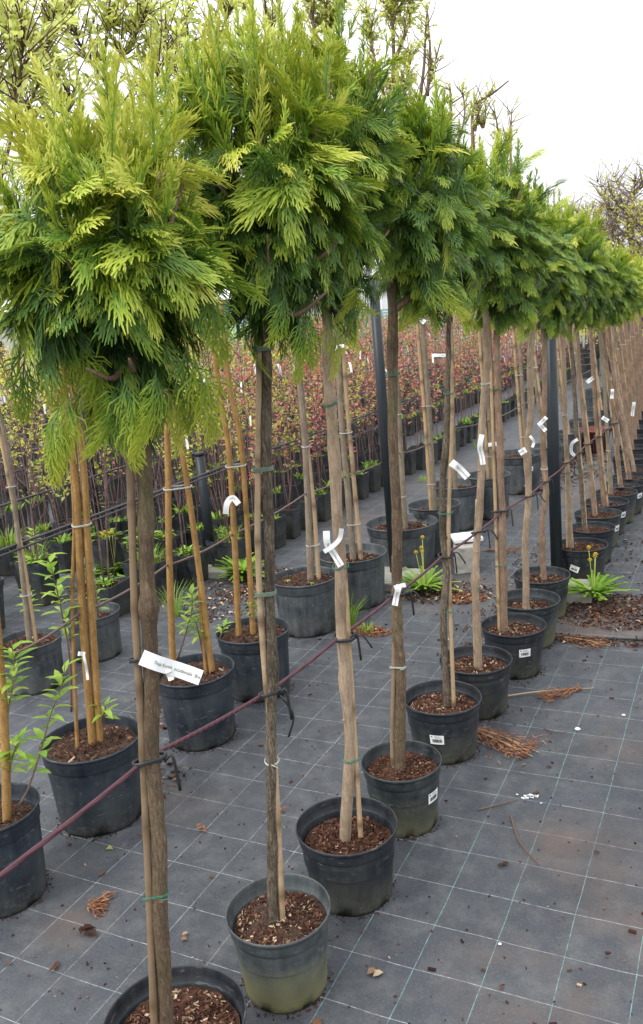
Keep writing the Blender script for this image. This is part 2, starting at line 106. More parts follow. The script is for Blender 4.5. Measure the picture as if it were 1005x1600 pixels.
class MB:
    """collects shapes for ONE mesh"""
    def __init__(s): s.v = []; s.f = []; s.m = []; s.t = []; s.sm = []
    def add(s, vs, fs, mi=0, tint=None, smooth=True):
        b = len(s.v); s.v += [tuple(p) for p in vs]
        s.f += [tuple(i+b for i in f) for f in fs]; s.m += [mi]*len(fs); s.sm += [smooth]*len(fs)
        s.t += (list(tint) if hasattr(tint, '__len__') else [tint or 0.0]*len(vs))
    def tube(s, pts, rad, seg=8, mi=0, tint=None, cap=True, rough=0, squash=1):
        pts = [Vector(p) for p in pts]; n = len(pts)
        if not hasattr(rad, '__len__'): rad = [rad]*n
        vs = []; ref = None
        for i in range(n):
            t = (pts[min(i+1, n-1)]-pts[max(i-1, 0)])
            if t.length < 1e-9: t = Vector((0, 0, 1))
            t.normalize()
            if ref is None: ref = t.orthogonal().normalized()
            ref = (ref-t*ref.dot(t)).normalized(); b = t.cross(ref)
            for k in range(seg):
                a = 2*math.pi*k/seg; r = rad[i]
                d = ref*math.cos(a)+b*math.sin(a)*squash
                if rough: r *= 1+rough*noise.noise(Vector((pts[i].x*30+d.x*2.2, pts[i].y*30+d.y*2.2, pts[i].z*22)))+rough*.5*noise.noise(Vector((d.x*7, d.y*7, pts[i].z*60)))
                vs.append(pts[i]+d*r)
        fs = [(i*seg+k, i*seg+(k+1) % seg, (i+1)*seg+(k+1) % seg, (i+1)*seg+k) for i in range(n-1) for k in range(seg)]
        if cap and seg > 2: fs += [tuple(range(seg))[::-1], tuple((n-1)*seg+k for k in range(seg))]
        s.add(vs, fs, mi, tint)
    def box(s, c, d, R=None, mi=0, tint=None):
        c = Vector(c); vs = []
        for x in (-1, 1):
            for y in (-1, 1):
                for z in (-1, 1):
                    p = Vector((x*d[0]/2, y*d[1]/2, z*d[2]/2))
                    if R is not None: p = R @ p
                    vs.append(c+p)
        s.add(vs, [(0, 1, 3, 2), (4, 6, 7, 5), (0, 4, 5, 1), (2, 3, 7, 6), (0, 2, 6, 4), (1, 5, 7, 3)], mi, tint, False)
    def lathe(s, prof, seg=48, mi=0, wob=0, closed=False):
        vs = []
        for (r, z) in prof:
            for k in range(seg):
                a = 2*math.pi*k/seg; q = r*(1+wob*math.sin(2*a+.6)+wob*.5*math.sin(3*a))
                vs.append((q*math.cos(a), q*math.sin(a), z))
        n = len(prof)
        fs = [(i*seg+k, i*seg+(k+1) % seg, (i+1)*seg+(k+1) % seg, (i+1)*seg+k) for i in range(n-1) for k in range(seg)]
        s.add(vs, fs, mi)
    def leaf(s, p, d, n, L, w, mi=0, tint=.5, fold=.18, curl=.15):
        d = Vector(d).normalized(); n = Vector(n); n = (n-d*n.dot(d))
        n = n.normalized() if n.length > 1e-5 else d.orthogonal().normalized()
        b = d.cross(n); p = Vector(p)
        vs = [p, p+d*L*.35+b*w*.5+n*w*fold, p+d*L*.35-n*0, p+d*L*.35-b*w*.5+n*w*fold,
              p+d*L*.72+b*w*.36+n*(w*fold-L*curl*.5), p+d*L*.72-n*L*curl*.5, p+d*L*.72-b*w*.36+n*(w*fold-L*curl*.5), p+d*L-n*L*curl]
        s.add(vs, [(0, 2, 1), (0, 3, 2), (1, 2, 5, 4), (2, 3, 6, 5), (4, 5, 7), (5, 6, 7)], mi, tint)
    def ribbon(s, pts, w, n, mi=0, tint=None):
        pts = [Vector(p) for p in pts]; n = Vector(n).normalized(); vs = []
        if not hasattr(w, '__len__'): w = [w]*len(pts)
        for i, p in enumerate(pts):
            t = (pts[min(i+1, len(pts)-1)]-pts[max(i-1, 0)]).normalized(); b = t.cross(n).normalized()
            vs += [p+b*w[i]/2, p-b*w[i]/2]
        m = len(pts); th = n*.0004
        vv = vs+[v-th for v in vs]
        k = len(vs)
        fs = [(2*i, 2*i+1, 2*i+3, 2*i+2) for i in range(m-1)]+[(k+2*i, k+2*i+2, k+2*i+3, k+2*i+1) for i in range(m-1)]
        s.add(vv, fs, mi, tint, False)
    def mesh(s, name, mats):
        me = bpy.data.meshes.new(name); me.from_pydata([tuple(p) for p in s.v], [], s.f)
        for m in (mats if isinstance(mats, (list, tuple)) else [mats]): me.materials.append(m)
        me.polygons.foreach_set('material_index', s.m); me.polygons.foreach_set('use_smooth', s.sm)
        at = me.attributes.new('tint', 'FLOAT', 'POINT'); at.data.foreach_set('value', [float(x) for x in s.t])
        me.update(); return me
    def obj(s, name, mats, parent=None, loc=(0, 0, 0)):
        return inst(name, s.mesh(name, mats), parent, loc)

def smooth_path(pts, n):
    """Catmull-Rom through the measured points"""
    P = [Vector(p) for p in pts]
    if len(P) < 3:
        return [P[0].lerp(P[-1], i/(n-1)) for i in range(n)]
    Q = [P[0]*2-P[1]]+P+[P[-1]*2-P[-2]]; out = []
    for i in range(n):
        u = i/(n-1)*(len(P)-1); k = min(int(u), len(P)-2); t = u-k
        a, b, c, d = Q[k], Q[k+1], Q[k+2], Q[k+3]
        out.append(.5*((2*b)+(c-a)*t+(2*a-5*b+4*c-d)*t*t+(3*b-a-3*c+d)*t**3))
    return out

# ------------------------------------------------------------------ materials
class NT:
    def __init__(s, name):
        s.m = bpy.data.materials.new(name); s.m.use_nodes = True; s.t = s.m.node_tree; s.t.nodes.clear()
        s.out = s.n('OutputMaterial'); s.b = s.n('BsdfPrincipled'); s.l(s.b.outputs[0], s.out.inputs[0])
    def n(s, k, **kw):
        o = s.t.nodes.new('ShaderNode'+k)
        for a, b in kw.items(): setattr(o, a, b)
        return o
    def l(s, a, b): s.t.links.new(a, b)
    def put(s, sock, v):
        if isinstance(v, bpy.types.NodeSocket): s.l(v, sock)
        else: sock.default_value = v
    def math(s, op, a, b=0.0, c=None, clamp=False):
        o = s.n('Math', operation=op, use_clamp=clamp); s.put(o.inputs[0], a); s.put(o.inputs[1], b)
        if c is not None: s.put(o.inputs[2], c)
        return o.outputs[0]
    def co(s, kind='Object', scale=None):
        o = s.n('TexCoord').outputs[kind]
        if scale is None: return o
        m = s.n('Mapping'); s.l(o, m.inputs[0]); m.inputs[3].default_value = scale
        return m.outputs[0]
    def pos(s): return s.n('NewGeometry').outputs['Position']
    def noise(s, vec, sc, det=4, rough=.6, out=0):
        o = s.n('TexNoise'); s.l(vec, o.inputs['Vector']); o.inputs['Scale'].default_value = sc
        o.inputs['Detail'].default_value = det; o.inputs['Roughness'].default_value = rough; return o.outputs[out]
    def ramp(s, f, stops, interp='LINEAR'):
        o = s.n('ValToRGB'); s.l(f, o.inputs[0]); cr = o.color_ramp; cr.interpolation = interp
        while len(cr.elements) < len(stops): cr.elements.new(.5)
        for e, (p, c) in zip(cr.elements, stops):
            e.position = p; e.color = (*c, 1) if hasattr(c, '__len__') else (c, c, c, 1)
        return o.outputs[0]
    def mix(s, f, a, b, mode='MIX'):
        o = s.n('Mix', data_type='RGBA', blend_type=mode); s.put(o.inputs[0], f)
        for i, v in ((6, a), (7, b)):
            if isinstance(v, bpy.types.NodeSocket): s.l(v, o.inputs[i])
            else: o.inputs[i].default_value = (*v, 1)
        return o.outputs[2]
    def bump(s, h, d=.01, st=.5):
        o = s.n('Bump'); s.l(h, o.inputs['Height']); o.inputs['Distance'].default_value = d; o.inputs['Strength'].default_value = st
        s.l(o.outputs[0], s.b.inputs['Normal']); return o
    def base(s, c, rough=.6, spec=.5):
        s.put(s.b.inputs['Base Color'], c if isinstance(c, bpy.types.NodeSocket) else (*c, 1))
        s.put(s.b.inputs['Roughness'], rough); s.b.inputs['Specular IOR Level'].default_value = spec; return s.m
    def attr(s, name='tint'): return s.n('Attribute', attribute_name=name).outputs['Fac']
    def ocol(s):
        o = s.n('ObjectInfo'); q = s.n('SeparateColor'); s.l(o.outputs['Color'], q.inputs[0]); return q.outputs, o.outputs['Random']
    def translucent(s, col, f):
        t = s.n('BsdfTranslucent'); s.l(col, t.inputs[0]); m = s.n('MixShader'); m.inputs[0].default_value = f
        s.l(s.b.outputs[0], m.inputs[1]); s.l(t.outputs[0], m.inputs[2]); s.l(m.outputs[0], s.out.inputs[0])

def m_plain(name, c, rough=.6, spec=.5):
    t = NT(name); return t.base(c, rough, spec)
def m_foliage(name, stops, tr=.3, rough=.5, spec=.35):
    """vertex 'tint' = age of the shoot (0 old, 1 new), the object's colour shifts it"""
    t = NT(name); oc, rnd = t.ocol(); a = t.attr()
    f = t.math('MULTIPLY_ADD', a, oc[0], oc[1])
    nz = t.noise(t.co('Object'), 9, 2)
    f = t.math('ADD', f, t.math('MULTIPLY_ADD', nz, .30, -.15))
    col = t.ramp(f, stops); t.base(col, rough, spec); t.translucent(col, tr); return t.m
M = {}
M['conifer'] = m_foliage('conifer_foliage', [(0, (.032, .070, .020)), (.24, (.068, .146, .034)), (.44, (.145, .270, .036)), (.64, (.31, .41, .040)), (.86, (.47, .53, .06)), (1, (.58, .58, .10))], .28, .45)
M['spring'] = m_foliage('spring_leaves', [(0, (.40, .46, .12)), (.5, (.60, .65, .18)), (1, (.74, .76, .28))], .7)
M['sapling_leaf'] = m_foliage('sapling_leaves', [(0, (.46, .08, .09)), (.22, (.62, .17, .16)), (.40, (.58, .34, .25)), (.55, (.38, .37, .13)), (.78, (.46, .50, .08)), (1, (.66, .66, .09))], .45)
M['green'] = m_foliage('fresh_green_leaves', [(0, (.07, .17, .02)), (.5, (.22, .40, .04)), (1, (.42, .56, .09))], .4)
M['far_leaf'] = m_foliage('far_foliage', [(0, (.06, .05, .03)), (.5, (.09, .11, .04)), (1, (.16, .17, .06))], .2)

def m_bark(name, lo, hi, sc=1, bump=.004, moss=0, dots=0, zdark=0, fis=.6):
    t = NT(name); v = t.co('Object', (1, 1, .16)); w = t.co('Object')
    n0 = t.noise(w, 60, 3); ws = t.n('VectorMath', operation='MULTIPLY_ADD'); t.l(t.noise(w, 50, 3, .6, 1), ws.inputs[0]); ws.inputs[1].default_value = (.006, .006, .004); t.l(v, ws.inputs[2]); vv = ws.outputs[0]
    n1 = t.noise(vv, 210*sc, 7, .75); n2 = t.noise(w, 11, 5, .65); n3 = t.noise(t.co('Object', (1, 1, .5)), 320, 3, .7)
    vo = t.n('TexVoronoi', feature='DISTANCE_TO_EDGE'); t.l(vv, vo.inputs['Vector']); vo.inputs['Scale'].default_value = 150*sc
    cr = t.ramp(vo.outputs['Distance'], [(0, 0), (.22, 1)])
    f = t.math('MULTIPLY', t.ramp(n1, [(.3, 0), (.7, 1)]), t.math('MULTIPLY_ADD', cr, fis, 1-fis))
    c = t.mix(f, lo, hi); c = t.mix(t.ramp(n2, [(.40, 0), (.62, .6)]), c, tuple(x*.8 for x in lo))
    c = t.mix(t.ramp(n3, [(.60, 0), (.72, .5)]), c, tuple(min(1, x*1.35) for x in hi))
    if moss: c = t.mix(t.ramp(t.noise(w, 7, 4), [(.5, 0), (.66, moss)]), c, (.12, .14, .045))
    if dots:
        d = t.n('TexVoronoi'); t.l(t.co('Object', (1, 1, .6)), d.inputs['Vector']); d.inputs['Scale'].default_value = 130
        c = t.mix(t.ramp(d.outputs['Distance'], [(.12, dots), (.2, 0)]), c, (.05, .03, .012))
    t.base(c, .8, .25); t.bump(f, bump, 1); return t.m
M['bark'] = m_bark('thuja_bark', (.070, .045, .028), (.37, .27, .18), 1, .003, .3)
M['bark_grey'] = m_bark('grey_brown_bark', (.17, .13, .095), (.40, .33, .25), .8, .0012, .45, fis=.3)
M['bark_dark'] = m_bark('dark_cracked_bark', (.028, .022, .017), (.42, .34, .24), 1.1, .003)
M['bark_red'] = m_bark('reddish_bark', (.15, .095, .065), (.46, .315, .22), .8, .0012, .15, fis=.3)
M['bark_tan'] = m_bark('pale_tan_bark', (.21, .15, .10), (.54, .41, .29), .8, .001, .12, fis=.25)
M['cane_x'] = None
M['willow'] = m_bark('ochre_willow_bark', (.24, .13, .045), (.50, .30, .105), .5, .0006, 0, .8, fis=.15)
M['twig'] = m_plain('brown_twig', (.15, .09, .06), .75, .3)
M['twig_red'] = m_bark('sapling_stem_bark', (.09, .05, .05), (.34, .22, .20), 1.2, .0005, fis=.2)
M['far_twig'] = m_plain('greyish_purple_twig', (.20, .15, .15), .85, .2)

def m_cane(name='bamboo_cane', k=1.0):
    t = NT(name); w = t.co('Object', (1, 1, .12)); oc, rnd = t.ocol()
    n = t.noise(w, 160, 5, .7); a = t.attr()
    c = t.mix(n, (.27*k, .165*k, .08*k), (.62*k*k, .44*k*k, .25*k*k))
    c = t.mix(t.math('MULTIPLY', rnd, .5), c, (.38, .31, .23))
    c = t.mix(t.ramp(t.noise(t.co('Object'), 12, 4), [(.5, 0), (.7, .6)]), c, (.10, .075, .05))
    c = t.mix(a, c, (.10, .065, .035)); t.base(c, .6, .35); t.bump(n, .001, .4); return t.m
M['cane'] = m_cane(); M['cane_dark'] = m_cane('dark_brown_cane', .60)  # the second is the same cane in a darker brown

def m_pot(name, base, dust, algae, rough=.42):
    t = NT(name); w = t.co('Object'); sx = t.n('SeparateXYZ'); t.l(w, sx.inputs[0]); oc, rnd = t.ocol()
    of = t.n('VectorMath', operation='ADD'); t.l(w, of.inputs[0])
    cb = t.n('CombineXYZ'); t.l(t.math('MULTIPLY', rnd, 37.0), cb.inputs[0]); t.l(t.math('MULTIPLY', rnd, 11.0), cb.inputs[2]); t.l(cb.outputs[0], of.inputs[1])
    w2 = of.outputs[0]
    n1 = t.noise(w2, 9, 6, .65); n2 = t.noise(w2, 45, 5, .7)
    mp = t.n('Mapping'); t.l(w2, mp.inputs[0]); mp.inputs[3].default_value = (1, 1, .15); st = t.noise(mp.outputs[0], 38, 4, .6)
    f = t.ramp(t.math('ADD', t.math('MULTIPLY', n1, .6), t.math('MULTIPLY', st, .4)), [(.38, 0), (.66, 1)])
    c = t.mix(t.math('MULTIPLY', f, dust), base, (.115, .130, .140))
    c = t.mix(t.math('MULTIPLY', t.ramp(n2, [(.58, 0), (.72, 1)]), .5*dust+.12), c, (.18, .175, .16))
    hgt = t.n('MapRange'); t.l(sx.outputs[2], hgt.inputs[0]); hgt.inputs[1].default_value = .0; hgt.inputs[2].default_value = .15
    hgt.inputs[3].default_value = 1; hgt.inputs[4].default_value = 0
    g = t.math('MULTIPLY', t.math('ADD', hgt.outputs[0], t.math('MULTIPLY_ADD', n1, 1.3, -.75)), algae, clamp=True)
    c = t.mix(g, c, (.155, .150, .065))
    mq = t.n('Mapping'); t.l(w2, mq.inputs[0]); mq.inputs[3].default_value = (.35, .35, 1.6); mq.inputs[2].default_value = (.3, .5, 0)
    c = t.mix(t.ramp(t.noise(mq.outputs[0], 70, 2, .5), [(.66, 0), (.69, .4)]), c, (.15, .155, .15))
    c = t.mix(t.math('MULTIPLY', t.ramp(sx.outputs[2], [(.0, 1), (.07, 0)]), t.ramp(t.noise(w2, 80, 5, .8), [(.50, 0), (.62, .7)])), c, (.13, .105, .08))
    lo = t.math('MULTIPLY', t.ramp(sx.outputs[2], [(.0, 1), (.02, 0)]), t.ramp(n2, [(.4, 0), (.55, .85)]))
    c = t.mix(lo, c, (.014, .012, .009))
    t.base(c, t.math('MULTIPLY_ADD', f, .3, rough), .45); t.bump(n2, .0008, .35); return t.m
M['pot'] = m_pot('black_pot_plastic', (.008, .011, .016), .22, .22)
M['pot_algae'] = m_pot('algae_stained_pot_plastic', (.040, .048, .050), .85, 1.2)
M['pot_green'] = m_pot('greenish_black_pot_plastic', (.012, .018, .021), .35, .6)
M['pot_grey'] = m_pot('dusty_grey_pot_plastic', (.026, .032, .038), .95, .12, .45)
M['pot_blue'] = m_pot('dusty_blue_black_pot_plastic', (.010, .017, .028), .35, .10)
M['pot_small'] = m_pot('black_square_pot_plastic', (.009, .011, .013), .4, .15, .4)

def m_soil(name, a, b, c3):
    t = NT(name); w = t.co('Object'); n = t.noise(w, 120, 6, .75); n2 = t.noise(w, 22, 4)
    c = t.mix(t.ramp(n, [(.38, 0), (.62, 1)]), a, b); c = t.mix(t.ramp(n2, [(.5, 0), (.65, .6)]), c, c3)
    t.base(c, .95, .15); t.bump(n, .006, 1); return t.m
M['soil'] = m_soil('reddish_peat', (.028, .014, .010), (.13, .062, .04), (.06, .033, .022))
M['soil_dark'] = m_soil('dark_peat', (.026, .017, .013), (.10, .062, .045), (.05, .034, .026))
def m_chip():
    t = NT('bark_chips'); a = t.attr()
    c = t.ramp(a, [(0, (.018, .009, .007)), (.45, (.068, .028, .018)), (.78, (.125, .056, .034)), (.95, (.22, .13, .075)), (1, (.46, .36, .25))])
    return t.base(c, .85, .2)
M['chip'] = m_chip()
def m_dry():
    t = NT('dry_rust_brown_fronds'); c = t.ramp(t.attr(), [(0, (.09, .035, .02)), (.6, (.24, .10, .05)), (1, (.34, .19, .10))]); return t.base(c, .8, .2)
M['dry'] = m_dry()
M['post'] = NT('black_coated_steel'); _t = M['post']; _n = _t.noise(_t.co('Object', (1, 1, .2)), 60, 4)
M['post'] = (_t.base(_t.mix(_n, (.008, .012, .016), (.022, .03, .038)), .42, .35))
_t = NT('burgundy_cord'); _v = _t.n('TexWave'); _t.l(_t.co('Object'), _v.inputs[0]); _v.inputs['Scale'].default_value = 120; _v.inputs['Distortion'].default_value = 1
M['cord'] = _t.base(_t.mix(_v.outputs[1], (.05, .018, .025), (.12, .048, .06)), .6, .3)
_t = NT('faded_cord'); M['cord_dull'] = _t.base(_t.mix(_t.noise(_t.co('Object'), 200, 3), (.08, .045, .045), (.2, .15, .14)), .75, .3)
M['rubber'] = m_plain('black_rubber_strap', (.016, .018, .02), .5)
M['wire_green'] = m_plain('green_binding_wire', (.035, .17, .11), .45)
M['wire_white'] = m_plain('pale_binding_wire', (.48, .5, .46), .5)
M['band_green'] = m_plain('grey_green_tape', (.15, .20, .15), .5)
M['teal'] = m_plain('teal_plastic_twine', (.03, .22, .2), .5)
M['white'] = m_plain('white_plastic_tag', (.82, .83, .82), .45)
M['ink'] = m_plain('black_print', (.03, .03, .035), .6)
M['rail'] = m_plain('dark_steel_rail', (.045, .04, .045), .5)
M['yellow'] = m_plain('dandelion_yellow', (.75, .48, .02), .7)
M['green_roof'] = m_plain('teal_crate_plastic', (.09, .42, .36), .6)
_t = NT('pale_concrete'); _n = _t.noise(_t.co('Object'), 25, 8, .7)
M['concrete'] = _t.base(_t.mix(_n, (.20, .19, .17), (.46, .44, .40)), .9, .2); _t.bump(_n, .004, .6)
_t = NT('white_painted_panel'); M['panel'] = _t.base(_t.mix(_t.noise(_t.co('Object'), 3, 4), (.6, .62, .63), (.78, .79, .8)), .6, .3)
M['dark_trim'] = m_plain('dark_trim', (.05, .045, .05), .6)

# woven ground cover fabric with its printed planting grid
def m_fabric():
    t = NT('woven_ground_fabric'); P = t.pos(); sx = t.n('SeparateXYZ'); t.l(P, sx.inputs[0])
    wob = t.noise(P, 3.0, 2); wb = t.math('MULTIPLY_ADD', wob, .012, -.006)
    X = t.math('ADD', sx.outputs[0], wb); Y = t.math('ADD', sx.outputs[1], t.math('MULTIPLY', wb, 1.2))
    def line(v, o, st, w):
        q = t.math('DIVIDE', t.math('SUBTRACT', v, o), st)
        d = t.math('MULTIPLY', t.math('ABSOLUTE', t.math('SUBTRACT', t.math('FRACT', t.math('ADD', q, 100.5)), .5)), st)
        return t.math('LESS_THAN', d, w)
    LX = line(X, -.825, .158, .0010); LY = line(Y, 1.406, .1525, .0010)
    fine = t.noise(P, 260, 2); big = t.noise(P, 1.7, 5, .6); mid = t.noise(P, 11, 6, .7); sp = t.noise(P, 60, 4, .75)
    # weave: tape yarns about 3 mm wide
    wv = t.math('MULTIPLY', t.math('SINE', t.math('MULTIPLY', sx.outputs[0], 1900)), t.math('SINE', t.math('MULTIPLY', sx.outputs[1], 1900)))
    base = t.mix(t.ramp(big, [(.3, 0), (.7, 1)]), (.034, .040, .050), (.068, .076, .089))
    base = t.mix(t.math('MULTIPLY_ADD', wv, .12, .12), base, (.02, .024, .03))
    base = t.mix(t.ramp(mid, [(.46, 0), (.70, .42)]), base, (.165, .165, .160))
    base = t.mix(t.ramp(t.noise(P, 5, 7, .75), [(.52, 0), (.66, .5)]), base, (.026, .031, .040))
    base = t.mix(t.ramp(t.noise(P, 170, 5, .8), [(.50, 0), (.70, .45)]), base, (.19, .19, .185))
    base = t.mix(t.ramp(t.noise(P, 330, 3, .7), [(.58, 0), (.68, .55)]), base, (.022, .024, .028))
    # soil dust in brown patches on the walking strip
    br = t.noise(P, 2.6, 5, .65)
    spots = None
    for (cx, cy, rr, a) in ((-.42, 1.62, .22, .8), (-.36, 2.12, .25, .75), (-.22, 1.83, .2, .6), (-.42, 2.75, .22, .7), (-.5, 3.95, .45, .9), (-1.55, 1.4, .12, .5), (-1.62, 2.0, .2, .4), (-1.3, 4.1, .4, .6), (-1.3, 7.0, 1.6, .7), (-2.2, 5.5, .8, .5), (-.5, 6.5, 1.2, .6)):
        vm = t.n('VectorMath', operation='DISTANCE'); t.l(P, vm.inputs[0]); vm.inputs[1].default_value = (cx, cy, 0)
        q = t.math('MULTIPLY', t.math('SUBTRACT', 1, t.math('DIVIDE', vm.outputs['Value'], rr), clamp=True), a*2.2, clamp=True)
        spots = q if spots is None else t.math('MAXIMUM', spots, q)
    bf = t.math('MULTIPLY', spots, t.ramp(br, [(.40, 0), (.66, .55)]))
    bf = t.math('MAXIMUM', bf, t.ramp(t.noise(P, .55, 6, .7), [(.62, 0), (.85, .4)]))
    base = t.mix(bf, base, (.17, .115, .085))
    base = t.mix(t.ramp(sp, [(.70, 0), (.76, .7)]), base, (.035, .028, .022))
    base = t.mix(t.ramp(t.noise(P, 85, 3, .6), [(.72, 0), (.77, .6)]), base, (.30, .27, .22))
    brk = t.ramp(t.noise(P, 45, 4, .7), [(.34, .12), (.62, .95)]); fade = t.ramp(t.noise(P, 2.1, 3), [(.30, .3), (.52, 1)])
    gm = t.math('GREATER_THAN', sx.outputs[0], -.90)
    lcx = t.mix(gm, (.33, .35, .36), (.18, .33, .32))
    a = t.math('MULTIPLY', brk, fade)
    base = t.mix(t.math('MULTIPLY', LX, a), base, lcx); base = t.mix(t.math('MULTIPLY', LY, a), base, (.38, .40, .41))
    t.base(base, t.math('MULTIPLY_ADD', mid, .3, .42), .4)
    h = t.math('ADD', t.math('MULTIPLY', wv, .25), t.math('MULTIPLY', mid, 2.2))
    # soft creases of the sheet
    mp = t.n('Mapping'); t.l(P, mp.inputs[0]); mp.inputs[2].default_value = (0, 0, .5); mp.inputs[3].default_value = (1, .35, 1)
    h = t.math('ADD', h, t.math('MULTIPLY', t.noise(mp.outputs[0], 7, 3, .5), 9)); t.bump(h, .002, .75)
    return t.m
M['fabric'] = m_fabric()
_t = NT('rough_grass_ground'); _p = _t.pos(); M['field'] = _t.base(_t.mix(_t.noise(_p, .6, 6), (.05, .07, .025), (.14, .12, .07)), .95, .1)
# ------------------------------------------------------------------ setting
def sheet(name, x0, x1, y0, y1, z, mat, n=1):
    vs = [(x0+(x1-x0)*i/n, y0+(y1-y0)*j/n, z) for j in range(n+1) for i in range(n+1)]
    fs = [(j*(n+1)+i, j*(n+1)+i+1, (j+1)*(n+1)+i+1, (j+1)*(n+1)+i) for j in range(n) for i in range(n)]
    m = MB(); m.add(vs, fs, smooth=False); return info(m.obj(name, mat), kind='structure')
sheet('ground', -500, 500, -500, 500, -.02, M['field'], 4)
sheet('ground_fabric', -16, 8, -4, 34, 0, M['fabric'], 4)

RIGHT = Vector((math.cos(AZ), -math.sin(AZ), 0)); RIGHT = Vector((math.cos(-AZ), math.sin(-AZ), 0))
def toward(p):
    """unit vector on the ground from p to the open side of the yard, where one walks"""
    v = Vector((-p[0], -p[1], 0)); return v.normalized()

# ------------------------------------------------------------------ pots, soil, mulch
_pc = {}
def pot_mesh(R, h, mat, tap=.80, seg=56, wob=.006):
    key = (round(R, 3), h, mat, tap)
    if key in _pc: return _pc[key]
    m = MB(); b = R*tap; band = .87*h; hb = .8*h
    rb = b+(R*.925-b)*hb/h
    prof = [(0, .004), (b*.93, .004), (b*.97, .0), (b, .006), (b*1.004, .014)]
    prof += [(b+(R*.925-b)*t, .014+(hb-.014)*t) for t in (.15, .3, .5, .7, .85, .97)]
    prof += [(rb+.0025, hb), (R*.945, hb+.003), (R*.955, hb+.006), (R*.965, h-.016), (R*.972, h-.010), (R*.992, h-.009), (R*1.003, h-.006), (R*1.004, h-.003), (R*.997, h), (R*.985, h),
             (R*.977, h-.003), (R*.968, h-.012), (R*.955, hb+.008), (R*.93, hb+.004), (R*.915, hb), (R*.9, hb-.05)]
    m.lathe(prof, seg, 0, wob)
    for i in range(seg*3, seg*4):     # foot notches
        k = i % seg; a = 2*math.pi*k/seg
        if math.sin(6*a) > .75:
            x, y, z = m.v[i]; m.v[i] = (x*.97, y*.97, .016)
    me = m.mesh('pot', M[mat]); _pc[key] = me; return me
def soil_mesh(R, mat, seed=0, amp=.006):
    m = MB(); seg, rn = 40, 12; vs = [(0, 0, .004)]
    for j in range(1, rn+1):
        r = R*j/rn
        for k in range(seg):
            a = 2*math.pi*k/seg; x, y = r*math.cos(a), r*math.sin(a)
            z = amp*noise.noise(Vector((x*40, y*40, seed)))*1.4+amp*noise.noise(Vector((x*14, y*14, seed+9)))*1.6+.010*(1-(r/R)**2)
            vs.append((x, y, z))
    fs = [(0, 1+k, 1+(k+1) % seg) for k in range(seg)]
    fs += [(1+(j-1)*seg+k, 1+j*seg+k, 1+j*seg+(k+1) % seg, 1+(j-1)*seg+(k+1) % seg) for j in range(1, rn) for k in range(seg)]
    m.add(vs, fs); return m.mesh('soil', M[mat])
def chips(m, n, R, rng, z=.008, lo=.004, hi=.02, shred=.5, cx=0, cy=0, ell=None, dens=.5):
    for _ in range(n):
        a = rng.uniform(0, 6.283); r = R*rng.random()**dens
        if ell: x, y = cx+r*math.cos(a)*ell[0], cy+r*math.sin(a)*ell[1]
        else: x, y = cx+r*math.cos(a), cy+r*math.sin(a)
        L = rng.uniform(lo, hi); w = L*rng.uniform(.25, .6) if rng.random() > shred else rng.uniform(.0009, .0022); t = min(w, rng.uniform(.001, .003))
        Rm = Matrix.Rotation(rng.uniform(0, 6.283), 3, 'Z') @ Matrix.Rotation(rng.gauss(0, .45), 3, 'Y') @ Matrix.Rotation(rng.gauss(0, .4), 3, 'X')
        m.box((x, y, z+rng.uniform(0, .006)), (L, w, t), Rm, 0, rng.random()**1.3)
_rs = random.Random(5)
MULCH = []
for k in range(4):
    m = MB(); chips(m, 800 if k < 2 else 420, .93, _rs, .01, .05, .19, .6)
    # unit-radius pile: widths scale with the pot
    m.v = [(x, y, z*1.0) for x, y, z in m.v]
    MULCH.append(m)
def unit_chips(n, seed, shred=.55, pale=0):
    rng = random.Random(seed); m = MB()
    for _ in range(n):
        a = rng.uniform(0, 6.283); r = .9*rng.random()**.5
        L = rng.uniform(.025, .11)*(1.7 if rng.random() < .06 else 1); w = rng.uniform(.005, .012) if rng.random() < shred else L*rng.uniform(.3, .6); t = rng.uniform(.006, .015)
        Rm = Matrix.Rotation(rng.uniform(0, 6.283), 3, 'Z') @ Matrix.Rotation(rng.gauss(0, .4), 3, 'Y') @ Matrix.Rotation(rng.gauss(0, .4), 3, 'X')
        m.box((r*math.cos(a), r*math.sin(a), .07*(1-r*r)+rng.uniform(.02, .07)), (L, w, t), Rm, 0, min(1, rng.random()**1.2+pale*rng.random()))
    return m.mesh('mulch', M['chip'])
MULCH = [unit_chips(1500, 1, .8), unit_chips(1400, 2, .55, .15), unit_chips(900, 3), unit_chips(420, 4)]
SOIL = {}
def add_pot(root, R, h, mat, soil='soil', sl=.035, mulch=None, tap=.8, lab=None, seed=0):
    p = inst('pot', pot_mesh(R, h, mat, tap), root); p.rotation_euler.z = seed*1.3
    if lab: p['label'] = lab
    b = R*tap; rs = b+(R*.925-b)*(h-sl-.014)/(.8*h-.014); rs = min(rs, R*.925)-.0035
    k = (round(rs, 4), soil, seed % 3)
    if k not in SOIL: SOIL[k] = soil_mesh(rs, soil, seed % 3)
    s = inst('soil', SOIL[k], root, (0, 0, h-sl))
    if mulch is not None:
        mu = inst('mulch', MULCH[mulch], s, (0, 0, 0), (0, 0, seed*2.1), rs); mu['kind'] = 'stuff'
    return p
def at_z(path, z):
    for a, b in zip(path[:-1], path[1:]):
        if (a[2]-z)*(b[2]-z) <= 0 and abs(a[2]-b[2]) > 1e-6:
            t = (z-a[2])/(b[2]-a[2]); return Vector(a).lerp(Vector(b), t)
    return Vector(min(path, key=lambda q: abs(q[2]-z)))
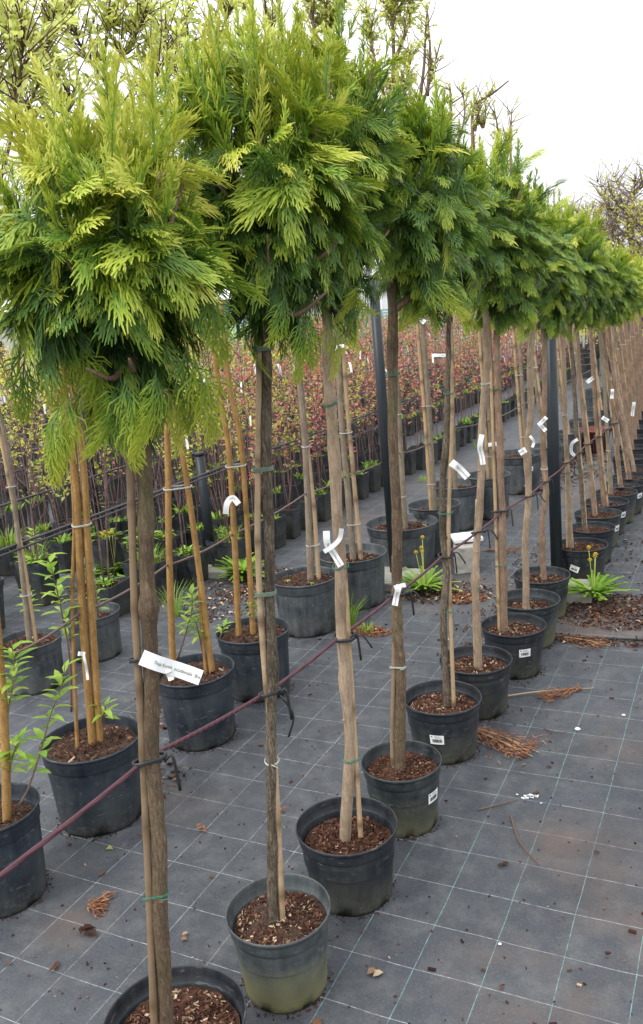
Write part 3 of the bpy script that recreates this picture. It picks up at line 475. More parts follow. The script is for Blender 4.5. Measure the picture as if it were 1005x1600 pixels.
def ring(m, a, ra, b, rb, z, r, turns=1, seg=6, tilt=.0, mi=0, loose=.0015):
    """a wire or strap that goes round stem a and cane b"""
    a = Vector((a[0], a[1], z)); b = Vector((b[0], b[1], z)); d = b-a; L = d.length
    u = d.normalized() if L > 1e-4 else Vector((1, 0, 0)); v = Vector((-u.y, u.x, 0)); n = 28; pts = []
    for t in range(n*turns+1):
        q = 2*math.pi*t/n; cx = math.cos(q)
        base, rr = (b, rb) if cx > 0 else (a, ra)
        if L < 1e-4: base, rr = a, ra
        p = base+(u*math.cos(q)+v*math.sin(q))*(rr+r+loose); p.z = z+tilt*math.sin(q)+.0025*t/n
        pts.append(p)
    m.tube(pts, r, seg, mi)
def local(path, P): return [Vector((x-P[0], y-P[1], z)) for x, y, z in path]

def text_mesh(s, size):
    cu = bpy.data.curves.new('print', 'FONT'); cu.body = s; cu.size = size; cu.align_x = 'CENTER'; cu.align_y = 'CENTER'; cu.resolution_u = 2
    o = bpy.data.objects.new('print', cu); C.objects.link(o)
    dg = bpy.context.evaluated_depsgraph_get(); me = bpy.data.meshes.new_from_object(o.evaluated_get(dg))
    vs = [v.co.copy() for v in me.vertices]; fs = [tuple(p.vertices) for p in me.polygons]
    bpy.data.objects.remove(o); bpy.data.curves.remove(cu); bpy.data.meshes.remove(me); return vs, fs
def tag_obj(root, P, tags, text='Thuja occidentalis', lab=None):
    m = MB(); nrm = toward(P); n2 = Vector((nrm.x, nrm.y, .15)).normalized()
    for pts, w, tx in tags:
        Q = smooth_path(local(pts, P), 14)
        # a slight curl in depth
        Q = [q+n2*(.0035*math.sin(i*.55)) for i, q in enumerate(Q)]
        m.ribbon(Q, w, n2)
        if tx or w > .015:
            if w > .0265:
                vs, fs = text_mesh('Thuja Kornik  occidentalis  Bra', .0088)
                a, b = Q[3], Q[-1]
            else:
                vs, fs = text_mesh(text, w*.42); a, b = Q[4], Q[-1]
            u = (b-a).normalized(); v = n2.cross(u).normalized(); c = a.lerp(b, .52)
            L = (b-a).length*.98; xs = [q.x for q in vs]; wd = max(xs)-min(xs); k = min(1.3, L/wd)
            qs = []
            for q in vs:
                s_ = (q.x*k+L/2)/((b-a).length); i = max(0, min(1, s_)); base = smooth_at(Q, 3 if w > .0265 else 4, i)
                qs.append(base+v*q.y+n2*.0012)
            m.add(qs, fs, 1, None, False)
    o = m.obj('plant_tag', [M['white'], M['ink']], root)
    if lab: o['label'] = lab
    return o
def smooth_at(Q, i0, t):
    u = i0+t*(len(Q)-1-i0); k = min(int(u), len(Q)-2); return Q[k].lerp(Q[k+1], u-k)
def sticker(pot, P, R, h, ang, zc, w=.046, hh=.034, tilt=0.0, tap=.8):
    """white barcode label stuck on the tapered wall of a pot"""
    d = toward(P); rt_ = Vector((-d.y, d.x, 0)); v = d*math.cos(ang)+rt_*math.sin(ang); phi0 = math.atan2(v.y, v.x)
    b = R*tap; rad = lambda z: b+(R*.925-b)*(z-.014)/(.8*h-.014)
    def P3(u, q, e):
        uu = u*math.cos(tilt)-q*math.sin(tilt); qq = u*math.sin(tilt)+q*math.cos(tilt); z = zc+qq; r = rad(z)+e; a = phi0+uu/rad(zc)
        return (r*math.cos(a), r*math.sin(a), z)
    m = MB()
    def patch(u0, u1, q0, q1, e, mi, n=8):
        vs = []
        for i in range(n+1):
            u = u0+(u1-u0)*i/n; vs += [P3(u, q0, e), P3(u, q1, e)]
        m.add(vs, [(2*i, 2*i+2, 2*i+3, 2*i+1) for i in range(n)], mi, None, False)
    patch(-w/2, w/2, -hh/2, hh/2, .0026, 0)
    rng = random.Random(int(ang*100)); u = -w*.34
    while u < w*.34:
        bw = rng.choice((.0006, .0010, .0016)); patch(u, u+bw, -hh*.3, hh*.08, .0032, 1, 1); u += bw+rng.choice((.0006, .0011))
    patch(-w*.42, -w*.3, hh*.28, hh*.38, .0032, 1, 1)
    for k in range(3): patch(-w*.2, w*.36-.004*k, hh*(.2+.09*k), hh*(.2+.09*k)+.0007, .0032, 1, 2)
    o = m.obj('barcode_sticker', [M['white'], M['ink']]); o.parent = pot
    o.rotation_euler.z = -pot.rotation_euler.z
    return o

# ------------------------------------------------------------------ conifer sprays
def strips_to_arrays(strips):
    V, F, T = [], [], []
    for pts, wd, tn, roll in strips:
        b = len(V); n = len(pts)
        for i in range(n):
            p = pts[i]; t = (pts[min(i+1, n-1)]-pts[max(i-1, 0)]); t = t/(np.linalg.norm(t)+1e-9)
            s = np.cross((0, 0, 1.0), t); s = s/(np.linalg.norm(s)+1e-9)
            s = s*math.cos(roll)+np.array((0, 0, 1.0))*math.sin(roll)
            V.append(p+s*wd[i]); V.append(p-s*wd[i]); T += [tn[i]]*2
        for i in range(n-1): F.append((b+2*i, b+2*i+1, b+2*i+3, b+2*i+2))
    return np.array(V), np.array(F, dtype=np.int64), np.array(T)
def spray(rng, pairs=10, ang=42, wid=.36, fw_=.0135, curl=.25, plume=False, sub=4):
    st = []
    bend = rng.uniform(-.18, .18)
    def rach(s): return np.array((s, bend*s*s, 0.0))
    st.append(([rach(s) for s in (0, .35, .7, 1.0)], [fw_*.8, fw_*.9, fw_*.8, fw_*.35], [.05, .15, .4, .95], rng.uniform(-.3, .3)))
    for k in range(pairs*2):
        side = 1 if k % 2 else -1
        s = .05+.92*((k+.5*rng.random())/(pairs*2))
        L = (wid*(1-s)**.75+.085)*rng.uniform(.75, 1.18)
        if plume: L *= .62+.5*s
        th = math.radians(ang*rng.uniform(.75, 1.15))*(1-.35*s); z0 = rng.uniform(-.22, .22)*(1.6 if plume else 1)
        p0 = rach(s); d = np.array((math.cos(th), side*math.sin(th), z0)); d2 = np.array((math.cos(th*.45), side*math.sin(th*.45), z0-.12))
        def bp(t, p0=p0, d=d, d2=d2, L=L): return p0+d*L*t*(1-.45*t)+d2*L*.45*t*t
        tb = .10+.45*s
        st.append(([bp(0), bp(.5), bp(1)], [fw_*.7, fw_, fw_*.45], [tb, tb+.22, min(1, tb+.52)], rng.uniform(-.6, .6)))
        ns = sub if L > .2 else max(1, sub-2)
        for j in range(ns):
            t = .22+.62*(j+rng.random()*.5)/ns; q0 = bp(t); l2 = L*rng.uniform(.36, .62)*(1.15-.5*t)+.03
            sd = side if j % 3 else -side
            a2 = math.atan2(d[1]*(1-t)+d2[1]*t, 1.0*math.cos(th))+sd*math.radians(rng.uniform(22, 44))
            e = np.array((math.cos(a2), math.sin(a2), z0*.5+rng.uniform(-.25, .25)))
            e2 = np.array((1.0, e[1]*.55, e[2]-.55)); e2 /= np.linalg.norm(e2)
            st.append(([q0, q0+e*l2*.55, q0+e*l2*.6+e2*l2*.42], [fw_*.7, fw_*.95, fw_*.4], [tb+.08, tb+.28, min(1, tb+.5)], rng.uniform(-.7, .7)))
    V, F, T = strips_to_arrays(st)
    x = V[:, 0].copy(); V[:, 2] -= curl*x*x
    return V, F, np.clip(T, 0, 1)
_r = random.Random(21)
SPR = [spray(_r, 9, a_, w_, .0125, c, False, 4) for c, a_, w_ in ((.35, 36, .46), (.5, 32, .52), (.7, 38, .46), (.85, 34, .50), (.55, 42, .42), (.25, 36, .48))]+[spray(_r, 11, 32, .26, .0125, c, True, 3) for c in (-.1, .05, .15, .0)]
def arr_mesh(name, V, F, T, mat):
    me = bpy.data.meshes.new(name); nf = len(F)
    me.vertices.add(len(V)); me.vertices.foreach_set('co', V.astype(np.float32).ravel())
    me.loops.add(nf*4); me.loops.foreach_set('vertex_index', F.astype(np.int32).ravel())
    me.polygons.add(nf); me.polygons.foreach_set('loop_start', np.arange(nf, dtype=np.int32)*4)
    me.polygons.foreach_set('loop_total', np.full(nf, 4, dtype=np.int32))
    me.update(calc_edges=True); me.polygons.foreach_set('use_smooth', np.ones(nf, dtype=bool))
    at = me.attributes.new('tint', 'FLOAT', 'POINT'); at.data.foreach_set('value', T.astype(np.float32))
    me.materials.append(mat); return me
SPRM = [arr_mesh('spray', V, F, T, M['conifer']) for V, F, T in SPR]
def orient(d, n):
    d = np.asarray(d, float); d = d/np.linalg.norm(d); n = n-d*np.dot(n, d); n = n/(np.linalg.norm(n)+1e-9); return np.stack([d, np.cross(n, d), n], axis=1)
def crown_sprays(seed, rx, zlo, zhi, n, L, spikes=14, droops=0, gold=.5):
    """sprays round a crown whose middle stands at the origin's x, y; z from zlo to zhi"""
    rg = np.random.default_rng(seed); zc = zlo+(zhi-zlo)*.46; rzu, rzl = zhi-zc-L*.75, zc-zlo-L*.3; out = []
    lump = rg.normal(size=(9, 3)); lump /= np.linalg.norm(lump, axis=1)[:, None]; lamp = rg.uniform(-.30, .26, 9)
    hub = rg.normal(size=(34, 3)); hub /= np.linalg.norm(hub, axis=1)[:, None]; hg = rg.normal(size=34)*.07
    taper = lambda c: 1-.38*max(0, -c)
    for i in range(n):
        hi_ = int(rg.integers(0, 34))
        if i % 4: D = hub[hi_]+rg.normal(size=3)*.20
        else: D = rg.normal(size=3)
        D = D/np.linalg.norm(D); c = float(D[2])
        f = rg.uniform(.16, 1)**.5 if i > n*.55 else rg.uniform(.72, 1)
        k = 1+sum(lamp[j]*max(0, D@lump[j])**6 for j in range(9))
        pos = np.array((D[0]*rx*f*k*.82*taper(c), D[1]*rx*f*k*.82*taper(c), zc+D[2]*(rzu if c > 0 else rzl)*f*k))
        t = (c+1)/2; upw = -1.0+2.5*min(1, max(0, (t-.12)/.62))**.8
        h = D.copy(); h[2] = 0; h /= np.linalg.norm(h)+1e-6
        up_ = t > .60 and rg.random() < .75
        if up_:
            d = h*(.80-.55*t)+np.array((0, 0, upw))+rg.normal(size=3)*.26; nn = D+rg.normal(size=3)*.5; nn[2] += .1
        else:      # side sprays reach out, then arch over and hang
            d = h*(.55+.45*t)+np.array((0, 0, -.65+1.2*t))+rg.normal(size=3)*.30; nn = np.array((0, 0, 1.0))+h*.55+rg.normal(size=3)*.38
        ln = L*rg.uniform(.55, 1.35)*(1+.2*t)
        v = int(rg.integers(6, 10)) if (up_ and rg.random() < .8) else int(rg.integers(0, 6))
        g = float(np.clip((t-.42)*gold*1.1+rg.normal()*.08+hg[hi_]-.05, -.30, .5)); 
        if rg.random() < .04: g += .16
        out.append((pos-orient(d, nn)[:, 0]*ln*.45, orient(d, nn), ln, v, rg.uniform(.55, .9), g, f))
    for i in range(spikes):
        a = rg.uniform(0, 6.283); r = rx*.75*rg.random()**.5; z = zc+rzu*math.sqrt(max(0, 1-(r/rx)**2))*.95
        h = np.array((math.cos(a), math.sin(a), 0)); d = h*.28*(r/rx)+np.array((0, 0, 1))+rg.normal(size=3)*.1
        nn = h+rg.normal(size=3)*.4
        out.append((np.array((h[0]*r, h[1]*r, z-.02)), orient(d, nn), L*rg.uniform(1.0, 1.45), int(rg.integers(6, 10)), .8, float(np.clip(gold*.55+rg.normal()*.12, -.05, .5)), 1.1))
    for i in range(droops):
        a = rg.uniform(0, 6.283); r = rx*rg.uniform(.2, .8); h = np.array((math.cos(a), math.sin(a), 0))
        d = h*.5+np.array((0, 0, -.75))+rg.normal(size=3)*.2
        out.append((np.array((h[0]*r, h[1]*r, zlo+rzl*.25*rg.random()+.02)), orient(d, h+rg.normal(size=3)*.35), L*rg.uniform(.8, 1.1), int(rg.integers(0, 6)), .95, float(rg.uniform(-.05, .35)), 1.05))
    return out
def join_sprays(lst):
    Vs, Fs, Ts = [], [], []; b = 0
    for pos, R, ln, v, r, g, f in lst:
        V, F, T = SPR[v]; Vs.append((V*ln) @ R.T+pos); Fs.append(F+b); Ts.append(T*r+g); b += len(V)
    return np.concatenate(Vs), np.concatenate(Fs), np.concatenate(Ts)
def limbs_mesh(seed, base, rx, zlo, zhi, n=13, r0=.007):
    rg = random.Random(seed); m = MB(); base = Vector(base); top = Vector((0, 0, zhi-.16))
    m.tube(smooth_path([base, base.lerp(top, .5)+Vector((rg.uniform(-.02, .02), rg.uniform(-.02, .02), 0)), top], 8), [r0*1.8*(1-.8*i/7) for i in range(8)], 7)
    for i in range(n):
        a = 6.283*i/n+rg.uniform(-.3, .3); s = rg.uniform(0, .6); p = base.lerp(top, s); q = rx*rg.uniform(.5, .78)
        e = Vector((math.cos(a)*q, math.sin(a)*q, min(zhi-.17, p.z+rg.uniform(-.02, .25)))); mid = p.lerp(e, .5)+Vector((0, 0, -.03))
        pts = smooth_path([p, mid, e], 7); m.tube(pts, [r0*1.15*(1-.75*k/6) for k in range(7)], 6)
    return m

# name, lateral shift (m) of the crown from the top of the stem, half width, bottom, top, sprays, spray length, gold, pot material, soil depth, mulch, label
FCFG = [
 (-.03, .200, 1.38, 1.90, 620, .104, .85, 'pot', .045, 1, 'nearest conifer standard, its pot cut off by the bottom edge, printed tag on its stem'),
 (.03, .180, 1.47, 2.04, 560, .102, .66, 'pot_algae', .04, 1, 'conifer standard in the pot stained yellow-green with algae, blackish stem and bamboo cane'),
 (.03, .170, 1.49, 2.15, 470, .102, .50, 'pot', .055, 0, 'conifer standard with a crossed white tag, fibrous red mulch in a plain black pot'),
 (.06, .175, 1.50, 2.02, 420, .100, .28, 'pot_green', .035, 0, 'conifer standard forking below its crown, barcode sticker on the right side of its pot'),
 (.02, .20, 1.48, 1.95, None, .12, .22, 'pot', .045, 1, 'conifer standard with a barcode sticker on its pot, rusty dead frond lying beside it'),
 (.06, .20, 1.45, 1.99, None, .12, .20, 'pot', .045, 1, 'conifer standard with a crooked pale stem, wavy white tag and dry stalks in its pot'),
 (.03, .19, 1.40, 1.90, None, .12, .24, 'pot', .04, 1, 'conifer standard in a pot with a straight barcode sticker, long dead twig to its right'),
 (-.01, .20, 1.45, 1.82, None, .12, .30, 'pot_green', .055, 2, 'conifer standard with a stem swollen at its foot and a doubled-over white tag'),
 (.01, .20, 1.36, 1.93, None, .12, .12, 'pot_green', .04, 2, 'conifer standard in the pot touching the pale stone slab beside the black post'),
 (.02, .20, 1.38, 1.90, None, .12, .28, 'pot', .03, 0, 'conifer standard in the first pot behind the black post, barcode sticker at a tilt'),
 (.04, .19, 1.34, 1.91, None, .12, .14, 'pot', .035, 0, 'conifer standard leaning left, second pot behind the black post'),
 (.06, .18, 1.33, 1.86, None, .12, .12, 'pot_green', .03, 0, 'conifer standard with a pale cane, third pot behind the black post'),
 (.06, .18, 1.32, 1.78, None, .12, .16, 'pot', .045, 2, 'conifer standard in a pot with a low soil level, fourth behind the black post'),
 (.07, .18, 1.30, 1.73, None, .12, .30, 'pot_green', .03, 0, 'conifer standard with a thick dark stem, fifth pot behind the black post'),
 (.08, .18, 1.30, 1.74, None, .12, .45, 'pot', .05, 2, 'conifer standard with a strongly leaning stem, sixth pot behind the black post'),
 (.08, .18, 1.28, 1.72, None, .12, .60, 'pot', .04, 2, 'yellow-green conifer standard with a curled white tag, seventh pot behind the black post'),
 (.08, .18, 1.28, 1.72, None, .12, .60, 'pot', .04, 2, 'yellow-green conifer standard at the right edge, eighth pot behind the black post'),
]
BARKF = ['bark', 'bark_dark', 'bark_tan', 'bark', 'bark_dark', 'bark_tan', 'bark_red', 'bark_tan', 'bark_red', 'bark_tan', 'bark_dark', 'bark_red', 'bark_red', 'bark_grey', 'bark_red', 'bark_red', 'bark_tan']
GEN = []
for k in range(3):
    ls = crown_sprays(100+k, .175, -.30, .30, 400, .102, 16, 5, .34)
    GEN.append(arr_mesh('crown', *join_sprays(ls), M['conifer']))
GENL = [limbs_mesh(60+k, (0, 0, -.3), .19, -.3, .28).mesh('limbs', M['bark_red']) for k in range(2)]
NOBJ = {0: 130, 1: 110, 2: 80, 3: 60}
ROPE1 = [(.3, .79), (.98, .75), (1.43, .72), (2.11, .71), (3.29, .67), (4.12, .64), (5.46, .61), (8.72, .57), (12, .55)]
def rope_z(y):
    for (a, za), (b, zb) in zip(ROPE1[:-1], ROPE1[1:]):
        if y <= b: return za+(zb-za)*(y-a)/(b-a)
    return .55
GROUPF = 'conifer standards in the front row'
rope_pts = []
def cane_mb(path, r, rng):
    m = MB(); L = sum((Vector(b)-Vector(a)).length for a, b in zip(path[:-1], path[1:])); n = max(10, int(L/.02)); P = smooth_path(path, n)
    nodes = []; z = rng.uniform(.03, .15)
    while z < L: nodes.append(z); z += rng.uniform(.13, .2)
    rad = []; tint = []; s = 0
    for i, p in enumerate(P):
        if i: s += (p-P[i-1]).length
        dn = min((abs(s-q) for q in nodes), default=1); rad.append(r*(1-.12*s/L)*(1.16 if dn < .011 else 1)); tint += [.75 if dn < .009 else 0]*10
    m.tube(P, rad, 10, 0, tint); return m
def build_front(i, D, cfg):
    dx, rx, zb, zt, n, L, gold, pm, sd, mul, lab = cfg; P = D['p']; rng = random.Random(300+i)
    root = empty('potted_conifer', (P[0], P[1], 0)); info(root, lab, 'potted tree', GROUPF)
    R = D['r']; H = .20
    pot = add_pot(root, R, H, pm, 'soil' if i != 1 else 'soil_dark', sd, mul, .8, 'black pot with a yellowish green algae stain' if i == 1 else None, i)
    T = local(D['trunk'], P); T[0].z = max(T[0].z, .15); T = [Vector((T[0].x*.98, T[0].y*.98, H-sd-.02))]+T
    tr = D['tr']; far = i > 8
    n_ = 30 if far else 90; Pt = smooth_path(T, n_); rad = []
    for k, q in enumerate(Pt):   # stems are never dead straight
        q.x += .006*noise.noise(Vector((q.z*6, i*3.1, 0)))*min(1, k/6); q.y += .006*noise.noise(Vector((q.z*6, i*3.1, 9)))*min(1, k/6)
    for k in range(n_):
        u = k/(n_-1); r = tr*(1.12-.30*u)*(1+.35*max(0, 1-u*14)); r *= 1+.06*noise.noise(Vector((u*9, i, 0)))
        rad.append(r)
    # pruning knots
    for q in range(10 if not far else 2):
        c = rng.randint(4, n_-5)
        for k in range(-1, 2): rad[c+k] *= 1+.16*(1-abs(k)/2)
    m = MB(); m.tube(Pt, rad, 10 if far else 20, 0, None, True, .10 if i in (0, 1, 3) else .05)
    if i == 7: # swollen foot
        m = MB(); rad = [r*(1+.55*max(0, 1-k/9)) for k, r in enumerate(rad)]; m.tube(Pt, rad, 16, 0, None, True, .05)
    for q in range(4 if not far else 0):
        k = rng.randint(10, n_-8); a = rng.uniform(0, 6.28); d = Vector((math.cos(a), math.sin(a), .35)); m.tube([Pt[k], Pt[k]+d*(rad[k]*1.1), Pt[k]+d*(rad[k]*1.32)], [rad[k]*.34, rad[k]*.28, rad[k]*.2], 8)
    trunk = m.obj('trunk', M[BARKF[i]], root)
    if i == 3: # the second leader that forks away below the crown
        a = at_z(T, 1.49); m = MB(); m.tube(smooth_path([a, a+RIGHT*.05+Vector((0, 0, .035)), a+RIGHT*.11+Vector((0, 0, .09)), a+RIGHT*.17+Vector((0, 0, .2))], 12), [.011-.0005*k for k in range(12)], 10, 0, None, True, .05)
        m.obj('forked_limb', M['bark_red'], root)
    st = [local(s, P) for s in D['stakes']]
    for s in st:
        s = [Vector((s[0].x, s[0].y, H-sd-.01))]+s if s[0].z > H-sd-.005 else s
        c = cane_mb(s, .0072, rng).obj('bamboo_cane', M['cane' if i not in (0, 3) else 'cane_dark'], root)
    def partner(z):
        a = at_z(T, z); b = a; rb = tr
        if st and st[0][-1].z > z-.02: b = at_z(st[0], z); rb = .009
        return a, b, rb
    for z, c in D['ties']:
        m = MB(); a, b, rb = partner(z)
        if c == 'b':
            for k in range(4): ring(m, a, tr, b, rb, z+.0022*k, .0013, 1, 5, 0, 0, .0004)
        else: ring(m, a, tr, b, rb, z, .0009 if c != 'd' else .0025, 2, 6, .004)
        if c != 'b':
            e = a+toward(P)*(tr+.003); m.tube([Vector((e.x, e.y, z)), Vector((e.x, e.y, z))+RIGHT*.014+Vector((0, 0, rng.uniform(-.01, .01)))], .0011, 5)
        m.obj('wire_tie' if c != 'b' else 'binding_tape', M[{'g': 'wire_green', 'd': 'rubber', 'b': 'band_green', 'w': 'wire_white'}[c]], root)
    # strap to the rope
    zr = rope_z(P[1]); a, b, rb = partner(zr); away = -toward(P)
    rp = Vector((a.x, a.y, zr))+away*(tr+.009); rope_pts.append((rp.x+P[0], rp.y+P[1], zr))
    if i < 15:
        m = MB(); a2 = a+away*.006
        ring(m, a2, tr+.004, b, rb+.003, zr, .0032 if i < 4 else .0026, 2, 6, .005, 0, .002)
        e = a+toward(P)*tr*.5+RIGHT*(tr+.006); e.z = zr
        m.tube(smooth_path([e, e+RIGHT*.014+Vector((0, 0, .012)), e+RIGHT*.018+Vector((0, 0, -.02)), e+RIGHT*.02+Vector((0, 0, -.06))], 8), .003 if i < 4 else .0024, 6)
        if i in (1, 2, 3, 4, 5, 7):
            m.tube(smooth_path([e, e+RIGHT*.025+Vector((0, 0, .01 if i != 1 else -.05)), e+RIGHT*(.05 if i != 1 else .01)+Vector((0, 0, -.03 if i != 1 else -.10))], 8), .0024, 6)
        m.obj('rubber_strap', M['rubber'], root)
    if D['tags']: tag_obj(root, P, D['tags'])
    # crown
    top = T[-1]; cx = Vector((top.x, top.y, 0))+RIGHT*dx
    if n:
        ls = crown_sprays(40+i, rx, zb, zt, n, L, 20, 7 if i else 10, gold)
        if i == 0:
            f3 = np.array(tuple(toward(P))); r3 = np.array(tuple(RIGHT))
            for lat, z, sl, ln, g in ((-.03, 1.46, -.25, .13, .30), (-.005, 1.43, .15, .10, .2), (.11, 1.46, .2, .13, .30), (-.10, 1.53, -.1, .13, .42), (-.07, 1.50, .3, .11, .35), (.10, 1.47, 0, .12, .1), (-.14, 1.50, -.3, .12, .05), (.14, 1.56, .25, .11, .1), (.05, 1.44, -.1, .10, .05)):
                d = r3*sl+np.array((0, 0, -1))+f3*.15; ls.append((r3*lat+f3*.09+np.array((0, 0, z)), orient(d, f3+r3*.2*sl), ln, 1 if sl > 0 else 3, .85, g, 1.3))
        outer = sorted([q for q in ls if q[6] > .8], key=lambda q: -(np.dot((q[0]/np.linalg.norm(q[0]))[:2], (toward(P).x, toward(P).y))*.4+q[6]))[:NOBJ[i]]
        ids = set(id(q) for q in outer)
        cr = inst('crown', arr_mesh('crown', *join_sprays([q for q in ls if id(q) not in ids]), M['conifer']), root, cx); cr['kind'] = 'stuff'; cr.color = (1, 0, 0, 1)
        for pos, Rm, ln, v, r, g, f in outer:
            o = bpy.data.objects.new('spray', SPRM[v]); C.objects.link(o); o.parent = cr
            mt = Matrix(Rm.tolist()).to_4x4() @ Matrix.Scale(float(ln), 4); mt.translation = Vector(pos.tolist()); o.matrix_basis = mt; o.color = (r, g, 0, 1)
        if i == 0:
            bs = Vector((0, 0, 1.47)); m = MB()
            m.tube(smooth_path([bs, bs-RIGHT*.10+Vector((0, 0, .05)), bs-RIGHT*.20+Vector((0, 0, .085)), bs-RIGHT*.30+Vector((0, 0, .13))], 12), [.0065-.0004*k for k in range(12)], 8, 0, None, True, .08); m.obj('side_limb', M['bark_red'], root, cx)
        lb = limbs_mesh(80+i, (top.x-cx.x, top.y-cx.y, min(top.z, zb+.05)), rx, zb, zt).obj('limbs', M['bark_red'], root, cx)
    else:
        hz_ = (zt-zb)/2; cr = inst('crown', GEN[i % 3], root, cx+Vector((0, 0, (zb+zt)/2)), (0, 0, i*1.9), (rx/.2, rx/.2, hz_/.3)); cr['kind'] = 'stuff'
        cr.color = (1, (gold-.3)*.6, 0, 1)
        inst('limbs', GENL[i % 2], root, cx+Vector((0, 0, (zb+zt)/2)), (0, 0, i*1.9), (rx/.2, rx/.2, hz_/.3))
        # stem end that reaches into the crown
    STK = {3: (.92, .115, 0), 4: (-.22, .10, 0), 6: (.35, .12, 0), 9: (-.3, .10, -.35), 11: (1.05, .12, 0), 12: (.95, .13, 0), 14: (.9, .13, 0)}
    if i in STK: sticker(pot, P, R, H, STK[i][0], STK[i][1], tilt=STK[i][2])
    return root
for i, D in enumerate(FRONT): build_front(i, D, FCFG[i])
# the same row goes on, partly hidden behind the nearer pots
FAR_LABELS = ['conifer standard far along the front row, first beyond the leaning cluster of stems', 'far conifer standard just before the distant black post', 'far conifer standard beside the distant black post', 'far conifer standard past the distant black post', 'distant conifer standard, last but two of the front row', 'distant conifer standard, last but one of the front row', 'distant conifer standard, last of the front row']
for k, (x, y) in enumerate([(-.80, 6.9), (-.83, 7.35), (-.86, 7.85), (-.90, 8.4), (-.94, 9.0), (-.98, 9.6), (-1.03, 10.3)]):
    lean = Vector((-.17+.02*k, -.03, 0)); D = {'p': (x, y), 'r': .13, 'trunk': [(x, y, .16), (x+lean.x*.4, y, .7), (x+lean.x, y, 1.3), (x+lean.x, y, 1.45)], 'tr': .018, 'stakes': [[(x-.02, y, .15), (x+lean.x*.45-.02, y, .75), (x+lean.x-.01, y, 1.2)]], 'tags': [], 'ties': [(.5, 'g'), (1.0, 'w')]}
    BARKF.append('bark_red')
    build_front(17+k, D, (.08, .19, 1.27, 1.74, None, .12, .45-.05*k, 'pot', .04, 2, FAR_LABELS[k]))

# ropes
m = MB(); pts = [(-.93, .30, .795)]+rope_pts; pp = []
for a, b in zip(pts[:-1], pts[1:]):
    for t in range(6):
        u = t/6; q = Vector(a).lerp(Vector(b), u); q.z -= .012*4*u*(1-u)*min(1, (Vector(b)-Vector(a)).length); pp.append(q)
pp.append(Vector(pts[-1])); m.tube(pp, .0043, 8)
info(m.obj('rope', M['cord']), 'burgundy cord strung along the front row and strapped to every conifer stem', 'rope')
# ------------------------------------------------------------------ back row: big tubs with leafy standards
_m = MB(); _m.leaf((0, 0, 0), (1, 0, 0), (0, 0, 1), 1, .36, 0, .5, .12, .14); LEAF = _m.mesh('leaf', M['green'])
_m = MB(); _m.leaf((0, 0, 0), (1, 0, 0), (0, 0, 1), 1, .30, 0, .75, .16, .3); LEAF2 = _m.mesh('leaf', M['green'])
def place_leaf(parent, p, d, n, L, g=0.0, which=None):
    o = bpy.data.objects.new('leaf', which or (LEAF if random.random() < .6 else LEAF2)); C.objects.link(o); o.parent = parent
    mt = Matrix(orient(tuple(d), np.array(tuple(n), float)).tolist()).to_4x4() @ Matrix.Scale(L, 4); mt.translation = Vector(p); o.matrix_basis = mt; o.color = (1, g, 0, 1); return o
def leafy_twigs(m, tw, limb, rng, n, k, ls, spread, tint=(.2, .9), lo=.2):
    """short leafy shoots along a limb: leaves into m, wood into tw"""
    for _ in range(n):
        u = rng.uniform(lo, 1)*(len(limb)-1); i = min(int(u), len(limb)-2); p = limb[i].lerp(limb[i+1], u-i)
        d = Vector((rng.gauss(0, .6), rng.gauss(0, .6), rng.uniform(.1, 1.1))).normalized(); L = rng.uniform(.3, 1)*spread
        q = p+d*L+Vector((0, 0, .1*L)); tw.tube([p, p.lerp(q, .5)+Vector((rng.gauss(0, .1), rng.gauss(0, .1), 0))*L*.4, q], [.0022, .0016, .0008], 4)
        for j in range(k):
            t = rng.uniform(.1, 1.03); b = p.lerp(q, t); e = (d+Vector((rng.gauss(0, .8), rng.gauss(0, .8), rng.gauss(0, .6)))).normalized()
            nn = Vector((rng.gauss(0, .6), rng.gauss(0, .6), 1)); L2 = ls*rng.uniform(.6, 1.25); m.leaf(b, e, nn, L2, L2*.42, 0, rng.uniform(*tint), .12, .1)
ORD = ('first second third fourth fifth sixth seventh eighth ninth tenth eleventh twelfth thirteenth fourteenth fifteenth sixteenth seventeenth eighteenth nineteenth twentieth').split()
ORD += ['twenty-'+w for w in ORD[:9]]+['thirtieth']+['thirty-'+w for w in ORD[:9]]+['fortieth']+['forty-'+w for w in ORD[:9]]+['fiftieth']+['fifty-'+w for w in ORD[:9]]
BL = {0: 'ochre-stemmed standard in the tub cut off by the left edge, leafy suckers at its foot',
 1: 'willow standard with four ochre canes in the blue-black tub at the left',
 2: 'willow standard with two splayed ochre stems and small green shoots in its tub',
 3: 'willow standard with a white plastic tag folded over its ochre stem',
 4: 'young tree with paired grey stem and cane in a tub at the left edge',
 5: 'young tree in the dusty grey tub with a scuffed wall, behind the ochre canes',
 6: 'tree in the large dusty grey tub with seedlings sprouting on its soil',
 7: 'tree with a tan cane in the wide tub directly behind the crossed white tag',
 8: 'tree in the wide pale-rimmed tub beside the tall black post',
 9: 'tree with a thick orange-tan cane in the tub right of the tall black post',
 10: 'tree in the broad shallow-filled tub behind the white stone block',
 11: 'tree with a white tag strip across its stem, left of the biggest grey tub',
 12: 'tree in the tall grey tub with a small barcode label near its rim'}
BG = 'leafy standards in large tubs in the back row'
KCFG = {'w': ('pot_blue', 'willow', .011, 'soil_dark'), 'g': ('pot_grey', 'bark_grey', .012, 'soil'), 't': ('pot_grey', 'bark_grey', .017, 'soil_dark')}
rope2 = []
